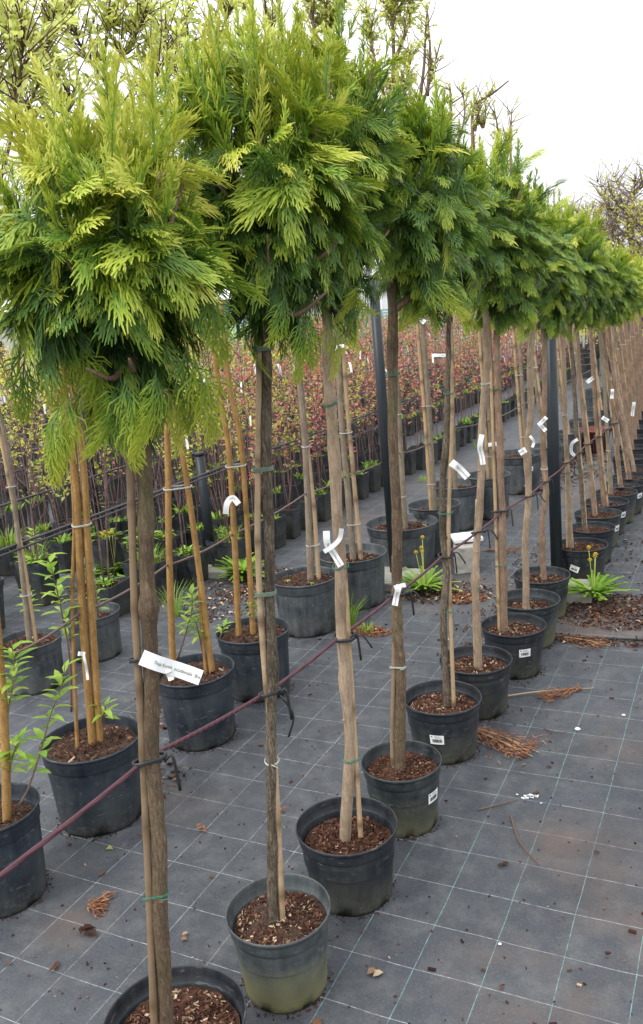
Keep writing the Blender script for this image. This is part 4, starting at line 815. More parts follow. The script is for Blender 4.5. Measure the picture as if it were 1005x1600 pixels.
def build_back(i, D, lab=None):
    P = D['p']; R = D['r']; H = D['h']; rng = random.Random(900+i); pm, bk, r0, so_ = KCFG[D['k']]
    if i == 3: pm = 'pot_blue'
    root = empty('potted_tree', (P[0], P[1], 0)); info(root, lab or BL[i], 'potted tree', BG)
    sd = .03 if i in (1, 2, 3, 4, 6) else .055
    pot = add_pot(root, R, H, pm, so_, sd, 2 if i in (7, 4, 5) else 3, .84 if H > .25 else .86, None, i+40)
    if i == 12: sticker(pot, P, R, H, .55, .2, tap=.84)
    first = None
    for j, s in enumerate(D['stems']):
        s = local(s, P); b = s[0].copy()
        # keep every foot inside the tub
        off = Vector((b.x, b.y)); 
        if off.length > R*.7: k = R*.7/off.length; dv = Vector((b.x*(k-1), b.y*(k-1), 0)); s = [q+dv*max(0, 1-q.z/1.2) for q in s]
        s[0].z = H-sd; s = [Vector((s[0].x, s[0].y, H-sd-.03))]+s
        if D['k'] == 'w':
            r = (.0125, .0115, .007, .006)[j] if j < 4 else .007; n_ = 50; path = smooth_path(s, n_)
            m = MB(); m.tube(path, [r*(1.1-.35*k/(n_-1)) for k in range(n_)], 12, 0, None, True, .05); m.obj('stem', M['willow'], root)
        elif j == 0 or D['k'] == 'g' and j == 0:
            n_ = 60; path = smooth_path(s, n_); m = MB(); m.tube(path, [r0*(1.1-.3*k/(n_-1))*(1+.05*noise.noise(Vector((k*.3, i, 0)))) for k in range(n_)], 12, 0, None, True, .06); m.obj('trunk', M[bk], root)
        else:
            cane_mb(s, .0125 if D['k'] == 't' else .009, rng).obj('bamboo_cane', M['cane'], root)
        if first is None: first = s
    zr = .68; a = at_z(first, zr)
    if D['p'][0] > -2.2: rope2.append((a.x+P[0]+.0, a.y+P[1]-.02, zr))
    for z in ((.42, .9) if D['k'] != 'w' else (.95,)):
        a = at_z(first, z); b = a
        if len(D['stems']) > 1: b = at_z(local(D['stems'][1], P), z)
        if (a-b).length < .08:
            m = MB(); ring(m, a, .014, b, .012, z, .0013, 2, 5, .003); m.obj('wire_tie', M['wire_white'], root)
    if D['tags']: tag_obj(root, P, D['tags'], 'Salix')
    # crown: limbs, twigs, young leaves
    lm, tw = MB(), MB(); lf = MB()
    limbs = [smooth_path(local(l, P), 14) for l in D['limbs']]
    if not limbs:
        t = first[-1]; limbs = [smooth_path([t, t+Vector((rng.uniform(-.15, .15), rng.uniform(-.15, .15), .3)), t+Vector((rng.uniform(-.25, .25), rng.uniform(-.25, .25), .75))], 12) for _ in range(4)]
    for j, l in enumerate(limbs):
        rr = (.016 if D['k'] == 't' else .009)*(1 if j == 0 else .7); lm.tube(l, [rr*(.85 if D['k'] == 'w' else 1)*(1-.72*k/(len(l)-1)) for k in range(len(l))], 8, 0, None, True, .08)
        for q in range(7):
            k = rng.randint(3, len(l)-2); d = Vector((rng.gauss(0, .5), rng.gauss(0, .5), rng.uniform(.2, 1))).normalized(); L = rng.uniform(.06, .22)
            lm.tube([l[k], l[k]+d*L*.5+Vector((0, 0, .01)), l[k]+d*L+Vector((rng.gauss(0, .02), 0, .03))], [rr*.3, rr*.22, rr*.1], 5)
        dense = {'w': 40, 'g': 14, 't': 16}[D['k']]; sp = {'w': .22, 'g': .16, 't': .09}[D['k']]; ls = {'w': .029, 'g': .024, 't': .024}[D['k']]
        if i in (7, 8): dense, sp, ls = 55, .12, .028
        if i == 6: dense = 18
        if i in (10, 11): dense = 16
        if i == 9: dense = 12
        leafy_twigs(lf, tw, l, rng, dense, 13, ls, sp, (.25, .95), .15)
    lo_ = lm.obj('limbs', M['twig'] if D['k'] == 'w' else M['bark_red'], root)
    tw.obj('twigs', M['twig'], lo_)['kind'] = 'stuff'
    o = lf.obj('crown', M['spring'], root); o['kind'] = 'stuff'; o.color = (1, .0 if D['k'] == 'w' else .1, 0, 1)
    # suckers with leaves one can tell apart
    for j, s in enumerate(D['suckers']):
        path = smooth_path(local(s, P), 20); m = MB(); m.tube(path, [.0036*(1-.75*k/19) for k in range(20)], 6); sk = m.obj('sucker', M['twig'] if i != 0 else M['bark_red'], root)
        n = max(9, int(20*(path[-1]-path[0]).length/.15)); n = min(n, 30)
        for q in range(n):
            u = (.35+.65*q/(n-1)) if n > 1 else 1; k = min(int(u*18), 18); p = path[k]; a = q*2.4; d = Vector((math.cos(a), math.sin(a), rng.uniform(.1, .9)))
            nn = Vector((math.cos(a)*-.4, math.sin(a)*-.4, 1)); place_leaf(sk, p, d, nn, rng.uniform(.045, .075)*(.75 if i > 1 else 1), rng.uniform(-.1, .35))
    if i == 6: # clover-like seedlings on the soil
        for q in range(3):
            c = Vector((R*.5*math.cos(q*2+3.6), R*.5*math.sin(q*2+3.6), H-sd+.012)); sk = MB(); sk.tube([c-Vector((0, 0, .02)), c], .001, 4); sk = sk.obj('seedling', M['green'], root)
            for w in range(6): a = w*1.05; place_leaf(sk, c, (math.cos(a), math.sin(a), .35), (0, 0, 1), .02, .3)
    return root
for i, D in enumerate(BACK): build_back(i, D)
EXTRA = [((-1.52, 7.25), 'slim tree in the first dark tub to the right of the black post'), ((-1.47, 7.95), 'slim distant tree in the back row, second dark tub past the black post'), ((-1.43, 8.7), 'slim distant tree in the back row, third dark tub past the black post'), ((-1.40, 9.5), 'slim distant tree in the back row, fourth dark tub past the black post')]
for k, (p, lab) in enumerate(EXTRA):
    build_back(13+k, dict(p=p, r=.15, h=.24, k='t', stems=[[(p[0], p[1], .2), (p[0]-.06, p[1], .8), (p[0]-.12, p[1]+.02, 1.6)], [(p[0]+.03, p[1], .2), (p[0]-.04, p[1], .8), (p[0]-.09, p[1], 1.4)]], tags=[], limbs=[], suckers=[]), lab)
rope2.sort(key=lambda q: q[1]); pts = [(-1.80, 1.30, .685)]+rope2; pp = []
for a, b in zip(pts[:-1], pts[1:]):
    for t in range(5):
        u = t/5; q = Vector(a).lerp(Vector(b), u); q.z -= .012*4*u*(1-u); pp.append(q)
m = MB(); m.tube(pp, .0042, 6); info(m.obj('rope', M['cord_dull']), 'thin dull mauve cord strung along the back row of big tubs', 'rope')

# ------------------------------------------------------------------ black steel posts
def post(p, h, r, lab):
    root = empty('support_post', (p[0], p[1], 0)); info(root, lab, 'post', 'black posts that carry the cords')
    m = MB(); m.tube([(0, 0, 0), (0, 0, h*.5), (0, 0, h)], r, 28); m.obj('tube', M['post'], root)
    m = MB(); m.tube([(0, 0, h-.012), (0, 0, h+.006), (0, 0, h+.010)], [r*1.06, r*1.06, r*.8], 28); m.obj('end_cap', M['rubber'], root)
    return root
post((-1.759, 4.286), 1.66, .028, 'tall black post standing between the wide grey tubs in the middle')
post((-.86, 4.30), 1.46, .030, 'black post in the front row, left of the pot with the tilted barcode sticker')
post((-2.975, 4.268), .74, .029, 'short black post with its flat top showing between the ochre willow stems')
post((-3.897, 4.321), 1.42, .030, 'leaning-looking black post at the left, behind the bundle of ochre canes')
post((-1.01, 8.593), 1.45, .028, 'distant black post near the right edge, above the far tubs')

# ------------------------------------------------------------------ square pots with saplings
def square_pot_mesh(w, h, mat='pot_small'):
    m = MB(); b = w*.40; t = w*.5
    def sq(s, z, c=.10):
        k = s*(1-c); return [(s, -k, z), (s, k, z), (k, s, z), (-k, s, z), (-s, k, z), (-s, -k, z), (-k, -s, z), (k, -s, z)]
    R_ = [sq(b, 0), sq(b*1.02, .006), sq(t*.95, h*.86), sq(t*.955, h*.86+.002), sq(t*.99, h*.875), sq(t*1.0, h-.003), sq(t*1.0, h), sq(t*.955, h), sq(t*.94, h-.02), sq(t*.9, h*.8)]
    vs = [p for r in R_ for p in r]; fs = [(i*8+k, i*8+(k+1) % 8, (i+1)*8+(k+1) % 8, (i+1)*8+k) for i in range(len(R_)-1) for k in range(8)]
    m.add(vs, fs, 0, None, False)
    s0 = sq(t*.91, h*.9); n = len(s0)
    m.add(s0+[(0, 0, h*.91)], [(i, (i+1) % n, n) for i in range(n)], 1, None, False)
    return m.mesh('square_pot', [M[mat], M['soil_dark']])
SQ = square_pot_mesh(.145, .21); SQB = square_pot_mesh(.25, .24)
def sapling_meshes(seed, leaves=150, leaf_l=.033, red=0, hi=1.38, weeds=True):
    rng = random.Random(seed); st = MB(); lf = MB(); bend = Vector((rng.uniform(-.05, .05), rng.uniform(-.05, .05), 0))
    stem = smooth_path([(0, 0, .17), (bend.x, bend.y, .6), (bend.x*.3, bend.y*1.4, hi)], 10); st.tube(stem, [.0052*(1-.65*k/9) for k in range(10)], 6)
    tw = []
    for q in range(10):
        k = rng.randint(3, 8); a = rng.uniform(0, 6.28); p = stem[k]; L = rng.uniform(.15, .42); e = p+Vector((math.cos(a)*L*.5, math.sin(a)*L*.5, L*.9)); t = smooth_path([p, p.lerp(e, .5)+Vector((math.cos(a), math.sin(a), 0))*.03, e], 5)
        st.tube(t, [.0028, .0024, .002, .0014, .0008], 4); tw.append(t)
    for q in range(3):      # thin side shoots from the pot
        a = rng.uniform(0, 6.28); p = Vector((math.cos(a)*.03, math.sin(a)*.03, .17)); e = p+Vector((math.cos(a)*.08, math.sin(a)*.08, rng.uniform(.5, 1.0))); t = smooth_path([p, p.lerp(e, .5)+Vector((rng.uniform(-.03, .03), rng.uniform(-.03, .03), 0)), e], 6); st.tube(t, [.003, .0027, .0023, .0019, .0014, .0008], 4); tw.append(t[3:])
    tw.append(stem[5:])
    for q in range(leaves):
        t = rng.choice(tw); u = rng.uniform(.15, 1)*(len(t)-1); k = min(int(u), len(t)-2); p = t[k].lerp(t[k+1], u-k)
        d = Vector((rng.gauss(0, 1), rng.gauss(0, 1), rng.gauss(.1, .7))).normalized(); L = leaf_l*rng.uniform(.6, 1.3); lf.leaf(p, d, (rng.gauss(0, .7), rng.gauss(0, .7), 1), L, L*.6, 0, min(1, max(0, rng.gauss(.32, .24))), .15, .2)
    wd = MB()
    if weeds:
        for q in range(34):
            a = rng.uniform(0, 6.28); d = Vector((math.cos(a)*.6, math.sin(a)*.6, rng.uniform(.3, 1))); L = rng.uniform(.03, .075); wd.leaf((rng.uniform(-.05, .05), rng.uniform(-.05, .05), .19), d, (0, 0, 1), L, L*.35, 0, rng.random(), .1, .2)
    return st.mesh('stem', M['twig_red']), lf.mesh('leaves', M['sapling_leaf']), wd.mesh('weeds', M['green']) if weeds else None
SAPV = [sapling_meshes(10+k) for k in range(6)]
_m = MB(); ring(_m, (0, 0), .006, (0, 0), .006, .63, .0022, 2, 5, .004); _m.tube([(0, 0, .63), (.02, .01, .635), (.03, .02, .60)], .0016, 4); TIE = _m.mesh('twine_tie', M['teal'])
_m = MB(); _m.ribbon([(0, 0, .95), (.012, -.01, .955), (.02, -.016, .93), (.026, -.02, .88)], .018, (.5, -.85, .1)); STAG = _m.mesh('plant_tag', M['white'])
ROWS = [(-2.83, 4.55, 15.0, 44), (-3.60, 4.65, 16, 48), (-4.40, 4.3, 16.5, 50), (-5.20, 4.6, 17, 52), (-6.00, 5.0, 18, 54), (-6.85, 5.4, 18, 46), (-3.22, 4.5, 8.2, 15), (-4.0, 4.1, 8.5, 17)]
ROWN = ['nearest', 'second', 'third', 'fourth', 'fifth', 'sixth', 'short first in-between', 'short second in-between']
rng = random.Random(77); nsap = 0
for ri, (X, y0, y1, n) in enumerate(ROWS):
    for k in range(n):
        y = y0+(y1-y0)*k/(n-1); x = X+rng.uniform(-.012, .012)
        if ri == 0 and y > 6.6: x += min(.12, (y-6.6)*.1)
        yel = y < 7.2 and ri >= 1 and rng.random() < .6 or (ri >= 3 and rng.random() < .25); shade = ('yellow-green' if yel else 'red-brown')
        root = empty('potted_sapling', (x, y+rng.uniform(-.02, .02), 0), rng.uniform(-.08, .08))
        place = ('at the near end of' if k < n*.2 else 'at the far end of' if k > n*.75 else 'midway along')
        if ri < 4 or ri > 5: info(root, f'{shade} sapling, {ORD[k]} from the near end of the {ROWN[ri]} sapling row', 'sapling', 'saplings in square pots')
        else: info(root, f'thin {shade} sapling in a square pot, {place} the {ROWN[ri]} sapling row', 'sapling', f'{shade} saplings {place} the {ROWN[ri]} row')
        st_, lf_, wd_ = SAPV[rng.randrange(6)]; inst('square_pot', SQ, root)
        rz = rng.uniform(0, 6.28); sc = rng.uniform(.82, 1.08); s = inst('stem', st_, root, (0, 0, 0), (rng.uniform(-.03, .03), rng.uniform(-.03, .03), rz), (1, 1, sc))
        l = inst('crown', lf_, root, (0, 0, 0), s.rotation_euler[:], (1, 1, sc)); l['kind'] = 'stuff'
        l.color = (1, (.55 if yel else rng.uniform(-.10, .16)), 0, 1)
        if rng.random() < .6: ws = rng.uniform(.5, 1.9); w = inst('weeds', wd_, root, (0, 0, .19-.19*ws), (0, 0, rz), (rng.uniform(.7, 1.2), 1.0, ws)); w['kind'] = 'stuff'; w.color = (1, rng.uniform(-.5, -.1), 0, 1)
        if ri < 3 and rng.random() < .8: inst('twine_tie', TIE, root, (0, 0, rng.uniform(-.02, .03)), (0, 0, rz))
        if rng.random() < .22: inst('plant_tag', STAG, root, (0, 0, rng.uniform(-.25, .2)), (0, 0, rng.uniform(-1, 1)))
        nsap += 1
# saplings beyond, too many and too small to tell apart: one mass
def mass(name, spots, lab, cat, seed, kind='stuff', leaves=60):
    rg = random.Random(seed); m = MB()
    for (x, y, h, t) in spots:
        m.tube([(x, y, 0), (x+rg.uniform(-.05, .05), y, h*.5), (x+rg.uniform(-.1, .1), y, h)], [.008, .006, .003], 4, 1)
        m.tube([(x, y, .1), (x+rg.uniform(-.12, .12), y, h*.9)], [.005, .003], 4, 1)
        m.box((x, y, .11), (.15, .15, .21), None, 2)
        for q in range(leaves):
            z = h*rg.uniform(.45, 1.04); m.leaf((x+rg.gauss(0, .13), y+rg.gauss(0, .13), z), (rg.gauss(0, 1), rg.gauss(0, 1), rg.gauss(0, .6)), (rg.gauss(0, 1), rg.gauss(0, 1), 1), rg.uniform(.03, .055), .03, 0, min(1, max(0, t+rg.gauss(0, .15))), .1, .1)
    o = m.obj(name, [M['sapling_leaf'], M['twig_red'], M['pot_small']]); info(o, lab, cat, None, kind); return o
spots = []
for ri in range(9):
    X = -7.7-.85*ri
    for k in range(44): spots.append((X+rng.uniform(-.1, .1), 5.8+ri*.5+k*.32, rng.uniform(1.2, 1.5), rng.choice((.25, .3, .35, .6, .7)) if k > 6 else .75))
mass('sapling_block', spots, 'dense block of red and yellow-green saplings behind the potted rows', 'saplings', 5)
spots = [(rng.uniform(-4.9, -1.5), rng.uniform(15.5, 22), rng.uniform(1.1, 1.5), rng.choice((.3, .4, .75, .85))) for _ in range(150)]
mass('sapling_block', spots, 'far block of pale green and brown saplings at the end of the path', 'saplings', 6)
# rails over the pots
def rail(X, y0, y1, z, lab, r=.0065, dbl=False):
    m = MB(); m.tube([(X+.02, y, z+.004*math.sin(y*1.7)) for y in np.linspace(y0, y1, 24)], r, 8)
    if dbl: m.tube([(X+.035, y, z-.018+.004*math.sin(y*1.9)) for y in np.linspace(y0, y1, 24)], r*.8, 8)
    info(m.obj('rail', M['rail']), lab, 'rail', 'steel rails over the sapling rows')
rail(-2.83, 1.9, 15, .655, 'dark steel rail tied over the nearest row of saplings', dbl=True)
rail(-3.60, 2.4, 16, .655, 'dark steel rail tied over the second row of saplings')
rail(-4.40, 2.8, 16, .655, 'thin dark rail over the third row of saplings', .005)
rail(-5.20, 3.2, 17, .655, 'thin dark rail over the fourth row of saplings', .005)

# larger square pots at the near end of those rows
def grass_into(m, rng, n, R, h, z0, tint=(.3, 1), w=.004, lean=.5, cx=0, cy=0):
    for _ in range(n):
        a = rng.uniform(0, 6.28); r = R*rng.random()**.6; p = Vector((cx+r*math.cos(a), cy+r*math.sin(a), z0)); d = Vector((math.cos(a)*lean*rng.random(), math.sin(a)*lean*rng.random(), 1)); L = h*rng.uniform(.5, 1.15)
        q = [p, p+d*L*.5, p+d*L*.85+Vector((math.cos(a), math.sin(a), -.25))*L*.25]; b = Vector((-math.sin(a), math.cos(a), 0))*w*.5; t = rng.uniform(*tint)
        m.add([q[0]-b, q[0]+b, q[1]+b*.9, q[1]-b*.9, q[2]+b*.15, q[2]-b*.15], [(0, 1, 2, 3), (3, 2, 4, 5)], 0, t)
def weeds_mesh(seed, n=60, R=.09, h=.10, broad=10):
    rng = random.Random(seed); m = MB(); grass_into(m, rng, n, R, h, 0)
    for _ in range(broad*4):
        a = rng.uniform(0, 6.28); L = rng.uniform(.03, .06); r = R*.7*rng.random(); m.leaf((r*math.cos(a), r*math.sin(a), rng.uniform(0, h*.5)), (math.cos(a), math.sin(a), rng.uniform(.1, .9)), (0, 0, 1), L, L*.45, 0, rng.random(), .1, .25)
    return m.mesh('weeds', M['green'])
WD = [weeds_mesh(1, 90, .10, .12, 6), weeds_mesh(2, 25, .10, .07, 16), weeds_mesh(3, 140, .10, .16, 2), weeds_mesh(4, 10, .08, .05, 12)]
BP = [((-3.70, 3.02), SQB, 1.15, 0, 'large square black pot with leaf litter on top, cut off by the left edge', 3),
 ((-3.10, 3.42), SQB, .8, 2, 'square black pot overgrown with weeds beside the nearest conifer stem', 1),
 ((-3.04, 3.74), SQB, .95, 1, 'square black pot with a bushy green weed, behind the nearest conifer stem', 0),
 ((-3.68, 3.52), SQ, 1.25, 1, 'square black pot holding a seedling with yellow leaf rosettes', 3),
 ((-2.98, 4.02), SQB, .8, 1, 'tilted square black pot with bare stem and weeds near the short black post', 1),
 ((-2.86, 4.30), SQB, .85, 0, 'square black pot with a heart-leaved weed beside the short black post', 0),
 ((-3.62, 4.05), SQ, 1.25, 1, 'square black pot with low weeds just behind the ochre canes', 3),
 ((-3.60, 4.38), SQB, .85, 0, 'square black pot with a big bright green leaf clump, between willow stems', 1),
 ((-4.42, 3.62), SQB, 1.0, 0, 'wide square pot with tall grass and a small white label on its wall', 2),
 ((-4.40, 3.98), SQB, .85, 0, 'square black pot with grass next to the one with the white label', 2),
 ((-5.2, 4.2), SQB, 1.0, 0, 'square black pot with yellowish grass at the left edge, under the upper rail', 2),
 ((-3.10, 4.62), SQB, .7, 0, 'square black pot behind the short black post', 3),
 ((-3.35, 4.30), SQB, .85, 0, 'square black pot crowded with weeds behind the dandelion clump', 1),
 ((-3.92, 3.72), SQB, .8, 0, 'square black pot full of grass behind the pot with yellow rosettes', 2),
 ((-4.05, 3.30), SQB, .95, 0, 'square black pot with tall grass behind the large edge planter', 2),
 ((-3.32, 4.02), SQ, 1.2, 0, 'small square pot with broad weeds behind the overgrown one', 1),
 ((-3.05, 4.95), SQB, .7, 0, 'square black pot standing one step behind the sapling row start', 1)]
for k, (p, me, sc, dummy, lab, w) in enumerate(BP):
    root = empty('square_planter', (p[0], p[1], 0), rng.uniform(-.12, .12)); info(root, lab, 'plant pot', 'larger square pots')
    inst('square_pot', me, root, (0, 0, 0), (0, 0, 0), sc); hh = (.24 if me is SQB else .21)*sc
    q = inst('weeds', WD[w], root, (0, 0, hh*.9), (0, 0, k), sc); q['kind'] = 'stuff'; q.color = (1, .05, 0, 1)
    mu = inst('mulch', MULCH[3], root, (0, 0, hh*.9), (0, 0, k), .1*sc); mu['kind'] = 'stuff'
    if k not in (0, 8):
        s_, l_, _w = SAPV[k % 6]; inst('stem', s_, root, (0, 0, .02), (.05*math.sin(k), .12*math.sin(k*2), k)); 
    if k == 8:
        m = MB(); m.box((.127, -.03, .15), (.002, .05, .035)); m.obj('label', M['white'], root)
# seedling rosettes (yellow-variegated) that stand out on the left
def rosette(p, lab, n=26, L=.06, g=.45, parent_h=.2, R=.05):
    root = empty('seedling', (p[0], p[1], p[2])); info(root, lab, 'plant')
    m = MB(); m.tube([(0, 0, -.03), (0, .005, parent_h*.5), (0, 0, parent_h)], .003, 5); st = m.obj('stem', M['twig'], root)
    for q in range(n):
        a = q*2.4; z = parent_h*(.55+.45*q/n); place_leaf(st, (0, 0, z), (math.cos(a), math.sin(a), .2+.7*q/n), (0, 0, 1), L*(1.1-.5*q/n), g)
rosette((-3.68, 3.52, .24), 'seedling with pale yellow whorled leaves in the square pot behind the ochre canes')
rosette((-3.30, 3.05, 0.0), 'lance-leaved green shoot standing on the ground right of the left edge planter', 22, .07, .1, .26)
rosette((-2.75, 2.95, 0.0), 'tall thin green shoot in front of the scuffed grey tub', 18, .07, .05, .42)
rosette((-4.1, 4.55, .17), 'seedling with yellow-white leaf tips under the dark rail at the left', 22, .07, .55, .26)

# ------------------------------------------------------------------ weeds in the joints, slabs, blocks
def dandelion(p, lab, n=34, L=.13, fl=3, seed=0, sc=1.0, g=-.2):
    n = int(n*1.5); L *= 1.35; rng = random.Random(seed); root = empty('dandelion', (p[0], p[1], 0)); info(root, lab, 'weed', 'dandelion clumps on the fabric'); m = MB()
    for q in range(n):
        a = rng.uniform(0, 6.28); d = Vector((math.cos(a)*rng.uniform(.3, 1), math.sin(a)*rng.uniform(.3, 1), rng.uniform(.5, 1.3))).normalized(); l = L*rng.uniform(.6, 1.15); b = Vector((-math.sin(a), math.cos(a), 0)); vs = []; S_ = 7
        for k in range(S_+1):
            t = k/S_; w = .014*math.sin(min(1, t*1.15+.08)*2.7)*(1 if k % 2 else .45)+.0015; c = d*l*t+Vector((math.cos(a), math.sin(a), -1))*l*.35*t*t+Vector((0, 0, .004)); vs += [c+b*w, c-b*w]
        m.add(vs, [(2*k, 2*k+1, 2*k+3, 2*k+2) for k in range(S_)], 0, rng.uniform(.2, .9))
    o = m.obj('leaves', M['green'], root); o.color = (1, g, 0, 1)
    for q in range(fl):
        a = rng.uniform(0, 6.28); h = L*rng.uniform(1.1, 1.7); e = Vector((math.cos(a)*.04, math.sin(a)*.04, h)); s_ = MB(); s_.tube(smooth_path([(0, 0, 0), e*.5, e], 6), .0018, 5); s_ = s_.obj('stalk', M['spring'], root); f = MB()
        for k in range(30):
            b = k*2.4; r = .3+.7*(k/30); f.leaf(e, (math.cos(b)*r, math.sin(b)*r, 1.1-r), (0, 0, 1), .014, .004, 0, 0)
        f.tube([e-Vector((0, 0, .010)), e], [.004, .006], 8, 1); f.obj('flower', [M['yellow'], M['green']], s_)
dandelion((-3.55, 4.02), 'spreading dandelion with upright buds left of the nearest conifer stem', 60, .14, 6, 1)
dandelion((-1.52, 4.10), 'dandelion with two yellow heads growing beside the pale slab under the tall black post', 44, .13, 4, 2)
dandelion((-.655, 4.17), 'dense dandelion tuft with yellow heads beside the pale stone slab on the right', 70, .12, 4, 3)
dandelion((-2.70, 4.15), 'round leafy dandelion clump behind the willow stems', 60, .13, 1, 4)
dandelion((-3.22, 3.84), 'small green clump behind the nearest conifer stem', 40, .12, 2, 5)
def tuft(p, lab, seed, n=50, R=.03, h=.12):
    m = MB(); grass_into(m, random.Random(seed), n, R, h, 0); o = m.obj('grass_tuft', M['green'], None, (p[0], p[1], 0)); info(o, lab, 'grass', 'grass tufts'); o.color = (1, -.05, 0, 1)
tuft((-1.72, 3.56), 'fine grass tuft at the foot of the tub behind the crossed white tag', 1, 60, .03, .16)
tuft((-1.60, 3.50), 'low grass tuft on a patch of brown litter, middle of the ground', 2, 40, .035, .05)
tuft((-2.72, 3.50), 'tall thin grass beside the overgrown square pot', 3, 50, .04, .22)
tuft((-2.45, 8.6), 'bright green grass growing along the foot of the far sapling pots', 4, 60, .12, .12)
tuft((-2.50, 6.9), 'small grass tuft at the foot of the nearest sapling row', 5, 40, .05, .06)
def block(name, p, d, rz, lab, cat, mat='concrete', seed=0, z=0):
    bm = bmesh.new(); bmesh.ops.create_cube(bm, size=1); bmesh.ops.scale(bm, vec=d, verts=bm.verts)
    bmesh.ops.subdivide_edges(bm, edges=bm.edges[:], cuts=5, use_grid_fill=True)
    for v in bm.verts: v.co += Vector((noise.noise(v.co*30+Vector((seed, 0, 0))), noise.noise(v.co*30+Vector((0, seed, 5))), noise.noise(v.co*25)))*.004
    bmesh.ops.bevel(bm, geom=[e for e in bm.edges if e.calc_face_angle(0) > 1], offset=.004, segments=2, affect='EDGES')
    me = bpy.data.meshes.new(name); bm.to_mesh(me); bm.free(); me.materials.append(M[mat]); me.attributes.new('tint', 'FLOAT', 'POINT')
    o = inst(name, me, None, (p[0], p[1], z+d[2]/2), (0, 0, rz)); info(o, lab, cat)
block('paving_slab', (-.765, 4.19), (.20, .24, .05), .1, 'pale square paving slab at the foot of the black post on the right', 'slab')
block('paving_slab', (-1.72, 4.22), (.30, .30, .045), -.1, 'weathered pale slab under the tall middle post, half hidden by dandelions', 'slab', seed=3)
block('paving_slab', (-2.95, 4.22), (.28, .26, .04), .2, 'pale slab at the foot of the short black post', 'slab', seed=5)
block('paving_slab', (-3.86, 4.27), (.28, .26, .04), .2, 'pale slab at the foot of the left black post', 'slab', seed=6)
block('concrete_block', (-1.41, 4.52), (.14, .14, .15), .3, 'upright grey concrete block standing between the rows', 'block', seed=8)
block('white_stone', (-1.43, 4.60), (.17, .15, .022), .5, 'white octagonal stone cap lying over the grey concrete block', 'cap', 'panel', 9, .16)

# ------------------------------------------------------------------ litter
def litter_patch(p, n, R, ell, seed, lab, lo=.003, hi=.017, mat='chip', z=.002, pale=0):
    m = MB(); rg = random.Random(seed); chips(m, n, R, rg, z, lo, hi, .35, 0, 0, ell, .7)
    for _ in range(n//6):
        a = rg.uniform(0, 6.28); r = R*rg.random()**.7; L = rg.uniform(.012, .035); m.leaf((r*math.cos(a)*ell[0], r*math.sin(a)*ell[1], rg.uniform(.003, .012)), (rg.gauss(0, 1), rg.gauss(0, 1), rg.gauss(0, .15)), (rg.gauss(0, .3), rg.gauss(0, .3), 1), L, L*.55, 0, min(1, rg.random()+pale), .25, .35)
    o = m.obj('leaf_litter', M[mat], None, (p[0], p[1], 0)); info(o, lab, 'litter', None, 'stuff'); return o
litter_patch((-.53, 4.0), 1700, .27, (1.1, .9), 1, 'brown bark and leaf litter heaped round the dandelion on the right')
litter_patch((-.62, 3.62), 420, .2, (1.6, .25), 2, 'strip of rusty needle litter across the fabric on the right')
litter_patch((-1.45, 4.12), 1000, .27, (1.1, .7), 3, 'leaf litter round the dandelion between the rows', pale=.25)
litter_patch((-1.28, 4.05), 420, .11, (1, .8), 4, 'patch of orange-brown chips right of the dandelion between the rows', mat='dry')
litter_patch((-1.60, 3.50), 420, .10, (1.2, .7), 5, 'brown litter round the low grass tuft', mat='dry')
litter_patch((-2.0, 4.3), 900, .3, (1.2, 1.4), 6, 'litter under and behind the wide tubs', pale=.2)
litter_patch((-2.55, 3.9), 1500, .35, (.8, 1.4), 7, 'fallen leaves between the sapling row and the back row', pale=.35)
litter_patch((-3.3, 3.7), 700, .4, (1.2, .6), 8, 'fallen leaves between the square pots at the left', pale=.2)
litter_patch((-1.15, 4.35), 300, .5, (.35, 1.6), 9, 'sparse chips scattered on the strip beyond the concrete block')
litter_patch((-1.45, 7.6), 1100, .7, (.6, 1.7), 10, 'chips scattered among the far tubs', .01, .04)
litter_patch((-.45, 4.9), 260, .5, (.5, 1.6), 11, 'loose needle litter beyond the dandelion on the right')
litter_patch((-1.86, 2.05), 260, .16, (1.2, .9), 12, 'brown crumbs between the two nearest big tubs')
litter_patch((-2.05, 2.6), 360, .22, (.8, 1.3), 13, 'brown crumbs on the grey fabric behind the big tubs')
litter_patch((-1.05, 3.55), 200, .3, (.5, 1.5), 14, 'thin line of chips between the rows')
# everywhere: crumbs
m = MB(); rg = random.Random(4)
for _ in range(2600):
    y = 1.1+rg.random()**1.4*6; x = -2.3+rg.random()*(2.3+.35*y*.2)
    L = rg.uniform(.0018, .007) if rg.random() < .92 else rg.uniform(.008, .018); w = L*rg.uniform(.2, .6)
    m.box((x, y, .002+w*.15), (L, w, min(w, .003)), Matrix.Rotation(rg.uniform(0, 6.28), 3, 'Z') @ Matrix.Rotation(rg.gauss(0, .15), 3, 'Y'), 0, rg.random())
for D, tp in [(d, .8) for d in FRONT[:9]]+[(d, .84) for d in BACK[:4]]:  # darker crumbs ringed round the pot feet, added as contact shade
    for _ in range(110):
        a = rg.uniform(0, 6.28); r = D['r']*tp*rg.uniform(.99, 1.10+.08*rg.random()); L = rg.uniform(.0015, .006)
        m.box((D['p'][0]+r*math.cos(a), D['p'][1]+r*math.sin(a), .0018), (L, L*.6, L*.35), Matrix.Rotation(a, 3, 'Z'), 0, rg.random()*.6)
info(m.obj('crumbs', M['chip']), 'tiny bark crumbs and needles strewn over the ground fabric, darker as contact shade round pots', 'litter', None, 'stuff')
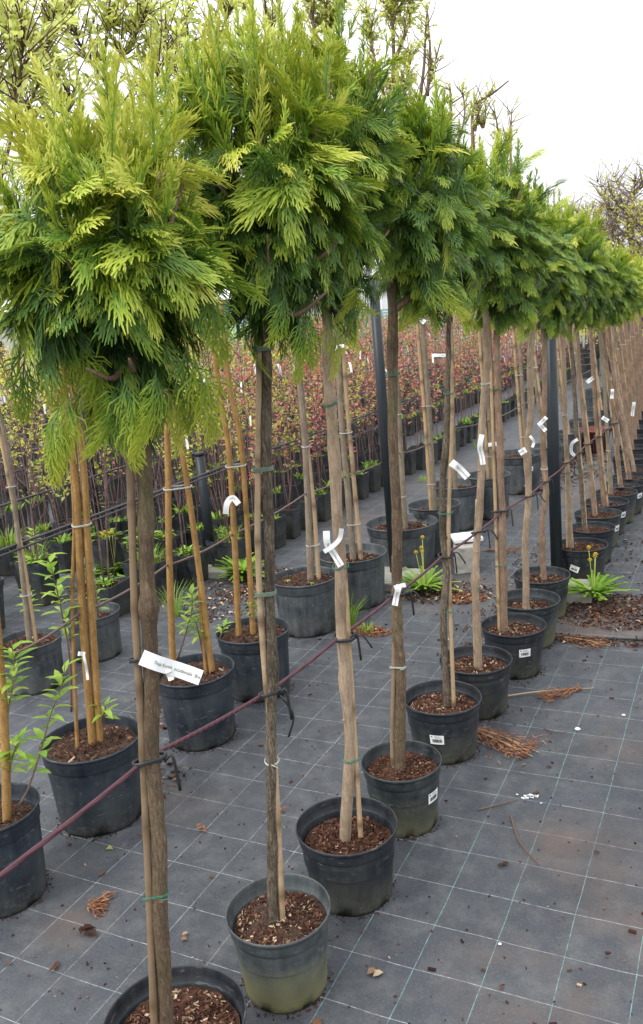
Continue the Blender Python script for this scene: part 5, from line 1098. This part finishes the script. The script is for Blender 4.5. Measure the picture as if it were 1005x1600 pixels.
# single fallen scraps that can be picked out
def scrap(p, L, w, rz, tint, lab, cat='leaf', name='dry_leaf', mat='chip', n=1, seed=0):
    m = MB(); rg = random.Random(seed)
    for k in range(n):
        a = rz+(rg.uniform(-1, 1) if k else 0)*1.2; o = Vector((rg.gauss(0, L*.3), rg.gauss(0, L*.3), 0)) if k else Vector((0, 0, 0))
        m.leaf(o+Vector((0, 0, .004+.002*k)), (math.cos(a), math.sin(a), .05), (.15, .1, 1), L, w, 0, min(1, max(0, tint+rg.gauss(0, .08))), .3, .12)
    info(m.obj(name, M[mat], None, (p[0], p[1], 0)), lab, cat, 'fallen scraps on the fabric')
SC = [((-1.69, 1.69), .022, .02, .3, .9, 'small pale yellow leaf on the fabric left of the nearest stem', 'spring', 1),
 ((-1.63, 1.58), .025, .009, 1.0, .7, 'tan husk curl below the pale yellow leaf', 'chip', 2),
 ((-1.32, 1.68), .02, .008, .2, .5, 'brown husk near the second grid line left of the nearest stem', 'chip', 1),
 ((-1.51, 1.385), .032, .018, .8, .25, 'curled dark brown leaf below the rusty frond crumbs', 'chip', 5),
 ((-1.47, 1.86), .022, .008, .4, .55, 'rusty frond scraps right of the nearest stem', 'dry', 7),
 ((-1.27, 2.02), .02, .007, 1.4, .55, 'rusty frond scraps near the cane of the second tree', 'dry', 6),
 ((-.745, 1.50), .028, .018, .9, .95, 'white-tan torn leaf on the bright grid crossing', 'chip', 2),
 ((-.80, 1.32), .034, .022, 2.2, .85, 'pinkish tan fallen leaf near the bottom middle', 'chip', 1),
 ((-.83, 1.62), .014, .008, 1, .6, 'small orange husk on the grid line beside the third pot', 'chip', 1),
 ((-.46, 1.56), .020, .008, 2.0, .7, 'tan husk right of centre near the bottom', 'chip', 1),
 ((-.52, 1.60), .014, .008, .5, .45, 'reddish husk right of centre near the bottom', 'chip', 1),
 ((-.35, 2.12), .02, .010, .2, .6, 'tan husk on the right-hand brown stain', 'chip', 1),
 ((-.56, 2.52), .022, .010, .2, .5, 'reddish husk above the white dropping', 'chip', 1),
 ((-.58, 1.98), .026, .012, .4, .3, 'brown scrap by the curved twig', 'chip', 2),
 ((-1.49, 1.25), .03, .008, 1.9, .6, 'bent tan scrap near the bottom left', 'chip', 3),
 ((-1.62, 1.22), .02, .008, .9, .7, 'tan husk close to the lower left corner', 'chip', 1),
 ((-1.25, 1.45), .018, .01, .6, .9, 'whitish scrap between the nearest stem and the algae-stained pot', 'chip', 3),
 ((-.84, 2.02), .016, .01, .6, .6, 'orange husk at the foot of the fourth pot', 'chip', 2)]
for k, (p, L, w, rz, t, lab, mat, n) in enumerate(SC): scrap(p, L, w, rz, t, lab, 'fallen leaf' if mat != 'dry' else 'frond scraps', 'fallen_scrap', mat, n, k)
# rusty frond heaps with their twigs
def dry_frond(p, rz, L, w, lab, seed, sticks=2, dens=260):
    rg = random.Random(seed); root = empty('dead_frond', (p[0], p[1], 0), rz); info(root, lab, 'dead frond', 'dead fronds on the fabric'); m = MB()
    for _ in range(dens):
        t = rg.random()**.8; s_ = rg.gauss(0, .33)*w*(.35+t); q = Vector((t*L, s_, .003+rg.random()*.014)); a = math.atan2(s_, t*L+.05)+rg.gauss(0, .5)
        e = Vector((math.cos(a), math.sin(a), rg.gauss(0, .15)))*rg.uniform(.012, .03); b = Vector((-e.y, e.x, 0)).normalized()*.0018
        m.add([q-b, q+b, q+e+b*.6, q+e-b*.6], [(0, 1, 2, 3)], 0, rg.random())
    o = m.obj('needles', M['dry'], root); o['kind'] = 'stuff'
    for k in range(sticks):
        s_ = MB(); y = (k-.5)*w*.35 if sticks > 1 else 0; s_.tube(smooth_path([(-.02, y*.2, .006), (L*.5, y*.8, .014), (L*1.12, y, .006)], 10), [.0034-.0002*j for j in range(10)], 6); s_.obj('twig', M['cane'], root)
dry_frond((-.86, 2.70), -.42, .25, .10, 'rusty dead frond with two pale twigs beside the fifth pot', 1, 2, 520)
dry_frond((-.545, 3.13), -2.35, .17, .05, 'rusty dead frond curled below the long pale twig', 2, 0, 260)
dry_frond((-1.57, 1.47), .3, .045, .05, 'heap of rusty frond crumbs left of the nearest stem', 3, 0, 110)
dry_frond((-.74, 3.62), -.2, .22, .10, 'rusty frond beneath the black hose on the right', 4, 1, 300)
dry_frond((-1.42, 4.9), .2, .2, .08, 'rusty frond scraps behind the concrete block', 5, 0, 200)
def stick(pts, r, lab, mat='cane', cat='twig', name='fallen_twig'):
    m = MB(); P = smooth_path(pts, 16); m.tube(P, [r*(1-.5*k/15) for k in range(16)], 6, 0, None, True, .15); info(m.obj(name, M[mat]), lab, cat)
stick([(-.83, 2.97, .006), (-.68, 3.05, .012), (-.50, 3.14, .006)], .0035, 'long pale twig lying right of the sixth pot')
stick([(-.60, 2.22, .004), (-.545, 2.10, .006), (-.475, 2.02, .004)], .0028, 'thin curved brown twig on the open fabric', 'twig')
stick([(-.62, 2.78, .003), (-.58, 2.76, .005), (-.54, 2.77, .003)], .002, 'short dark twig right of the rusty frond', 'twig')
stick([(-.70, 2.22, .003), (-.63, 2.28, .006), (-.60, 2.31, .003)], .0022, 'short forked reddish twig beside the fourth pot', 'twig')
stick([(-.82, 3.52, .20), (-.74, 3.60, .10), (-.58, 3.72, .008)], .0028, 'thin reddish cane leaning from the eighth pot to the ground', 'bark_red', 'cane', 'leaning_cane')
m = MB(); m.tube(smooth_path([(-.80, 3.60, .008), (-.60, 3.63, .010), (-.40, 3.66, .008), (.1, 3.72, .008)], 24), .006, 8); info(m.obj('drip_hose', M['rubber']), 'black irrigation hose lying across the litter on the right', 'hose')
# bird dropping
m = MB(); rg = random.Random(8)
for k in range(16):
    a = rg.uniform(0, 6.28); r = abs(rg.gauss(0, .018)); L = rg.uniform(.004, .018); m.box((r*math.cos(a)*1.5, r*math.sin(a), .0022), (L, L*.45, .0012), Matrix.Rotation(rg.uniform(-.4, .6), 3, 'Z'))
info(m.obj('bird_dropping', M['white'], None, (-.57, 2.34, 0)), 'splash of white bird dropping on the open fabric', 'dropping')
def pebble(p, s, lab, mat='panel'):
    bm = bmesh.new(); bmesh.ops.create_icosphere(bm, subdivisions=2, radius=s)
    for v in bm.verts: v.co.z *= .6; v.co += Vector((noise.noise(v.co*60), noise.noise(v.co*60+Vector((3, 0, 0))), 0))*s*.3
    me = bpy.data.meshes.new('pebble'); bm.to_mesh(me); bm.free(); me.materials.append(M[mat]); info(inst('pebble', me, None, (p[0], p[1], s*.55)), lab, 'pebble')
pebble((-.505, 2.80), .009, 'white pebble near the right-hand grid crossing')
pebble((-.37, 2.95), .006, 'tiny white pebble further right on the fabric')
pebble((-.50, 1.70), .004, 'tiny white speck of stone above the two husks')

# ------------------------------------------------------------------ far things
def crate_mesh():
    m = MB(); L, Wd, h = .6, .4, .24
    for z in (.02, .09, .16, .225):
        for y in (-Wd/2, Wd/2): m.box((0, y, z), (L, .02, .03))
        for x in (-L/2, L/2): m.box((x, 0, z), (.02, Wd-.02, .03))
    for x in (-L/2, -L/6, L/6, L/2):
        for y in (-Wd/2, Wd/2): m.box((x, y*1.01, .12), (.03, .024, .238))
    m.box((0, 0, .012), (L-.04, Wd-.04, .01)); return m.mesh('crate', M['green_roof'])
CR = crate_mesh(); ang = math.atan2(18.4, -7.6)
ct = Vector((-7.9, 17.6, 0)); side = Vector((RIGHT.x, RIGHT.y, 0)); cn = 0
for col in range(9):
    for lev in range(6):
        if col in (3,) and lev > 4: continue
        o = inst('crate', CR, None, ct+side*((col-4)*.63)+Vector((0, 0, lev*.245)), (0, 0, math.atan2(side.y, side.x)))
        info(o, f'teal crate of the far stack, {ORD[col]} column from the left, {ORD[lev]} layer up', 'crate', 'teal plastic crates stacked far behind the saplings'); cn += 1
def shed(p, rz, w, d, h, lab, name='shed'):
    root = empty(name, (p[0], p[1], 0), rz); info(root, lab, 'building')
    m = MB(); m.box((0, 0, h/2), (w, d, h)); m.obj('wall', M['panel'], root)
    m = MB(); m.add([(-w/2-.2, -d/2-.25, h+.003), (w/2+.2, -d/2-.25, h+.003), (w/2+.2, d/2+.25, h+.003), (-w/2-.2, d/2+.25, h+.003), (-w/2-.2, 0, h+.5), (w/2+.2, 0, h+.5)], [(0, 1, 5, 4), (2, 3, 4, 5), (0, 4, 3), (1, 2, 5), (0, 3, 2, 1)], 0, None, False); m.obj('roof', M['panel'], root)
    m = MB(); m.box((0, -d/2-.27, h-.05), (w+.4, .03, .12)); m.obj('fascia', M['dark_trim'], root)
    for k in range(int(w/1.6)):
        x = -w/2+.8+k*1.6
        if x > w/2-.5: break
        f = MB(); f.box((x, -d/2-.02, h*.55), (1.0, .04, .9)); fo = f.obj('window', M['dark_trim'], root)
        g = MB(); g.box((x, -d/2-.045, h*.55), (.88, .02, .78)); g.obj('pane', M['post'], fo)
shed((-14.6, 16.5), AZ*-1+.25, 9, 4, 2.0, 'low white nursery building seen through the foliage at the left')
shed((-9.0, 26.0), -AZ, 2.4, 3, 2.1, 'small white cabin with a dark base behind the teal crates')
shed((-17.5, 24), -AZ, 12, 4, 1.9, 'long white building far behind the saplings')
def bare_tree(p, h, lab, seed, mat='far_twig', leaf=(.1, .4), nleaf=900, spread=.32):
    rg = random.Random(seed); root = empty('tree', (p[0], p[1], 0)); info(root, lab, 'tree', None); m = MB(); tw = MB(); lf = MB()
    m.tube([(0, 0, 0), (.03*h, 0, h*.3), (0, .02*h, h*.75), (.02*h, 0, h)], [.03*h, .022*h, .010*h, .002*h], 8, 0, None, True, .1); ends = []
    for k in range(44):
        z = h*rg.uniform(.15, .9); a = rg.uniform(0, 6.28); L = h*spread*rg.uniform(.5, 1)*(1.15-.6*z/h); b = Vector((0, 0, z)); e = b+Vector((math.cos(a)*L, math.sin(a)*L, L*rg.uniform(.6, 1.3))); pt = smooth_path([b, b.lerp(e, .5)+Vector((math.cos(a), math.sin(a), -.4))*L*.12, e], 7); m.tube(pt, [.008*h*(1-.8*i/6) for i in range(7)], 5)
        for j in range(24):
            q = pt[rg.randint(2, 6)]; d = Vector((rg.gauss(0, .6), rg.gauss(0, .6), rg.uniform(.1, 1))).normalized()*h*rg.uniform(.05, .16); tw.tube([q, q+d*.5, q+d], [.0022*h, .0016*h, .0008*h], 4); ends.append((q, q+d))
    m.obj('trunk', M[mat], root); tw.obj('twigs', M[mat], root)
    for k in range(nleaf):
        a, b = rg.choice(ends); q = a.lerp(b, rg.random())+Vector((rg.gauss(0, .03), rg.gauss(0, .03), rg.gauss(0, .03))); lf.leaf(q, (rg.gauss(0, 1), rg.gauss(0, 1), rg.gauss(0, 1)), (rg.gauss(0, 1), rg.gauss(0, 1), 1), .05, .03, 0, rg.uniform(*leaf))
    o = lf.obj('crown', M['sapling_leaf'], root); o['kind'] = 'stuff'
bare_tree((-1.75, 15.6), 3.25, 'leafless purplish-brown tree far off at the right edge', 3, nleaf=1500, leaf=(-.1, .15))
bare_tree((-1.20, 14.5), 2.6, 'reddish twiggy tree at the far right, lower than the leafless tree beside it', 4, nleaf=2200, leaf=(-.1, .12))
bare_tree((-2.9, 19.0), 3.1, 'distant twiggy tree beyond the end of the path', 5, nleaf=900)
# far tubs at the end of the path
POTF = pot_mesh(.14, .22, 'pot_grey')
for k, (x, y, n) in enumerate(((-1.36, 10.4, 5), (-1.10, 10.9, 3), (-1.62, 10.8, 3))):
    for j in range(n):
        o = inst('nested_pot', POTF, None, (x, y, j*.045+.001*j), (0, 0, j)); info(o, f'grey pot, {ORD[j]} up in '+['the tall nested stack by the distant black post', 'the far nested stack, right of the tall one', 'the far nested stack, left of the tall one'][k], 'plant pot', ['tall nested stack of grey pots', 'right nested stack of grey pots', 'left nested stack of grey pots'][k])
_t = m_plain('terracotta_red_plastic', (.16, .04, .03), .6); M['redpot'] = _t
m = MB(); m.lathe([(0, .003), (.10, .003), (.11, .006), (.15, .2), (.155, .2), (.155, .22), (.145, .22), (.14, .1), (0, .1)], 32); info(m.obj('red_tub', M['redpot'], None, (-1.27, 8.25, 0)), 'dull red tub between the far rows', 'tub')
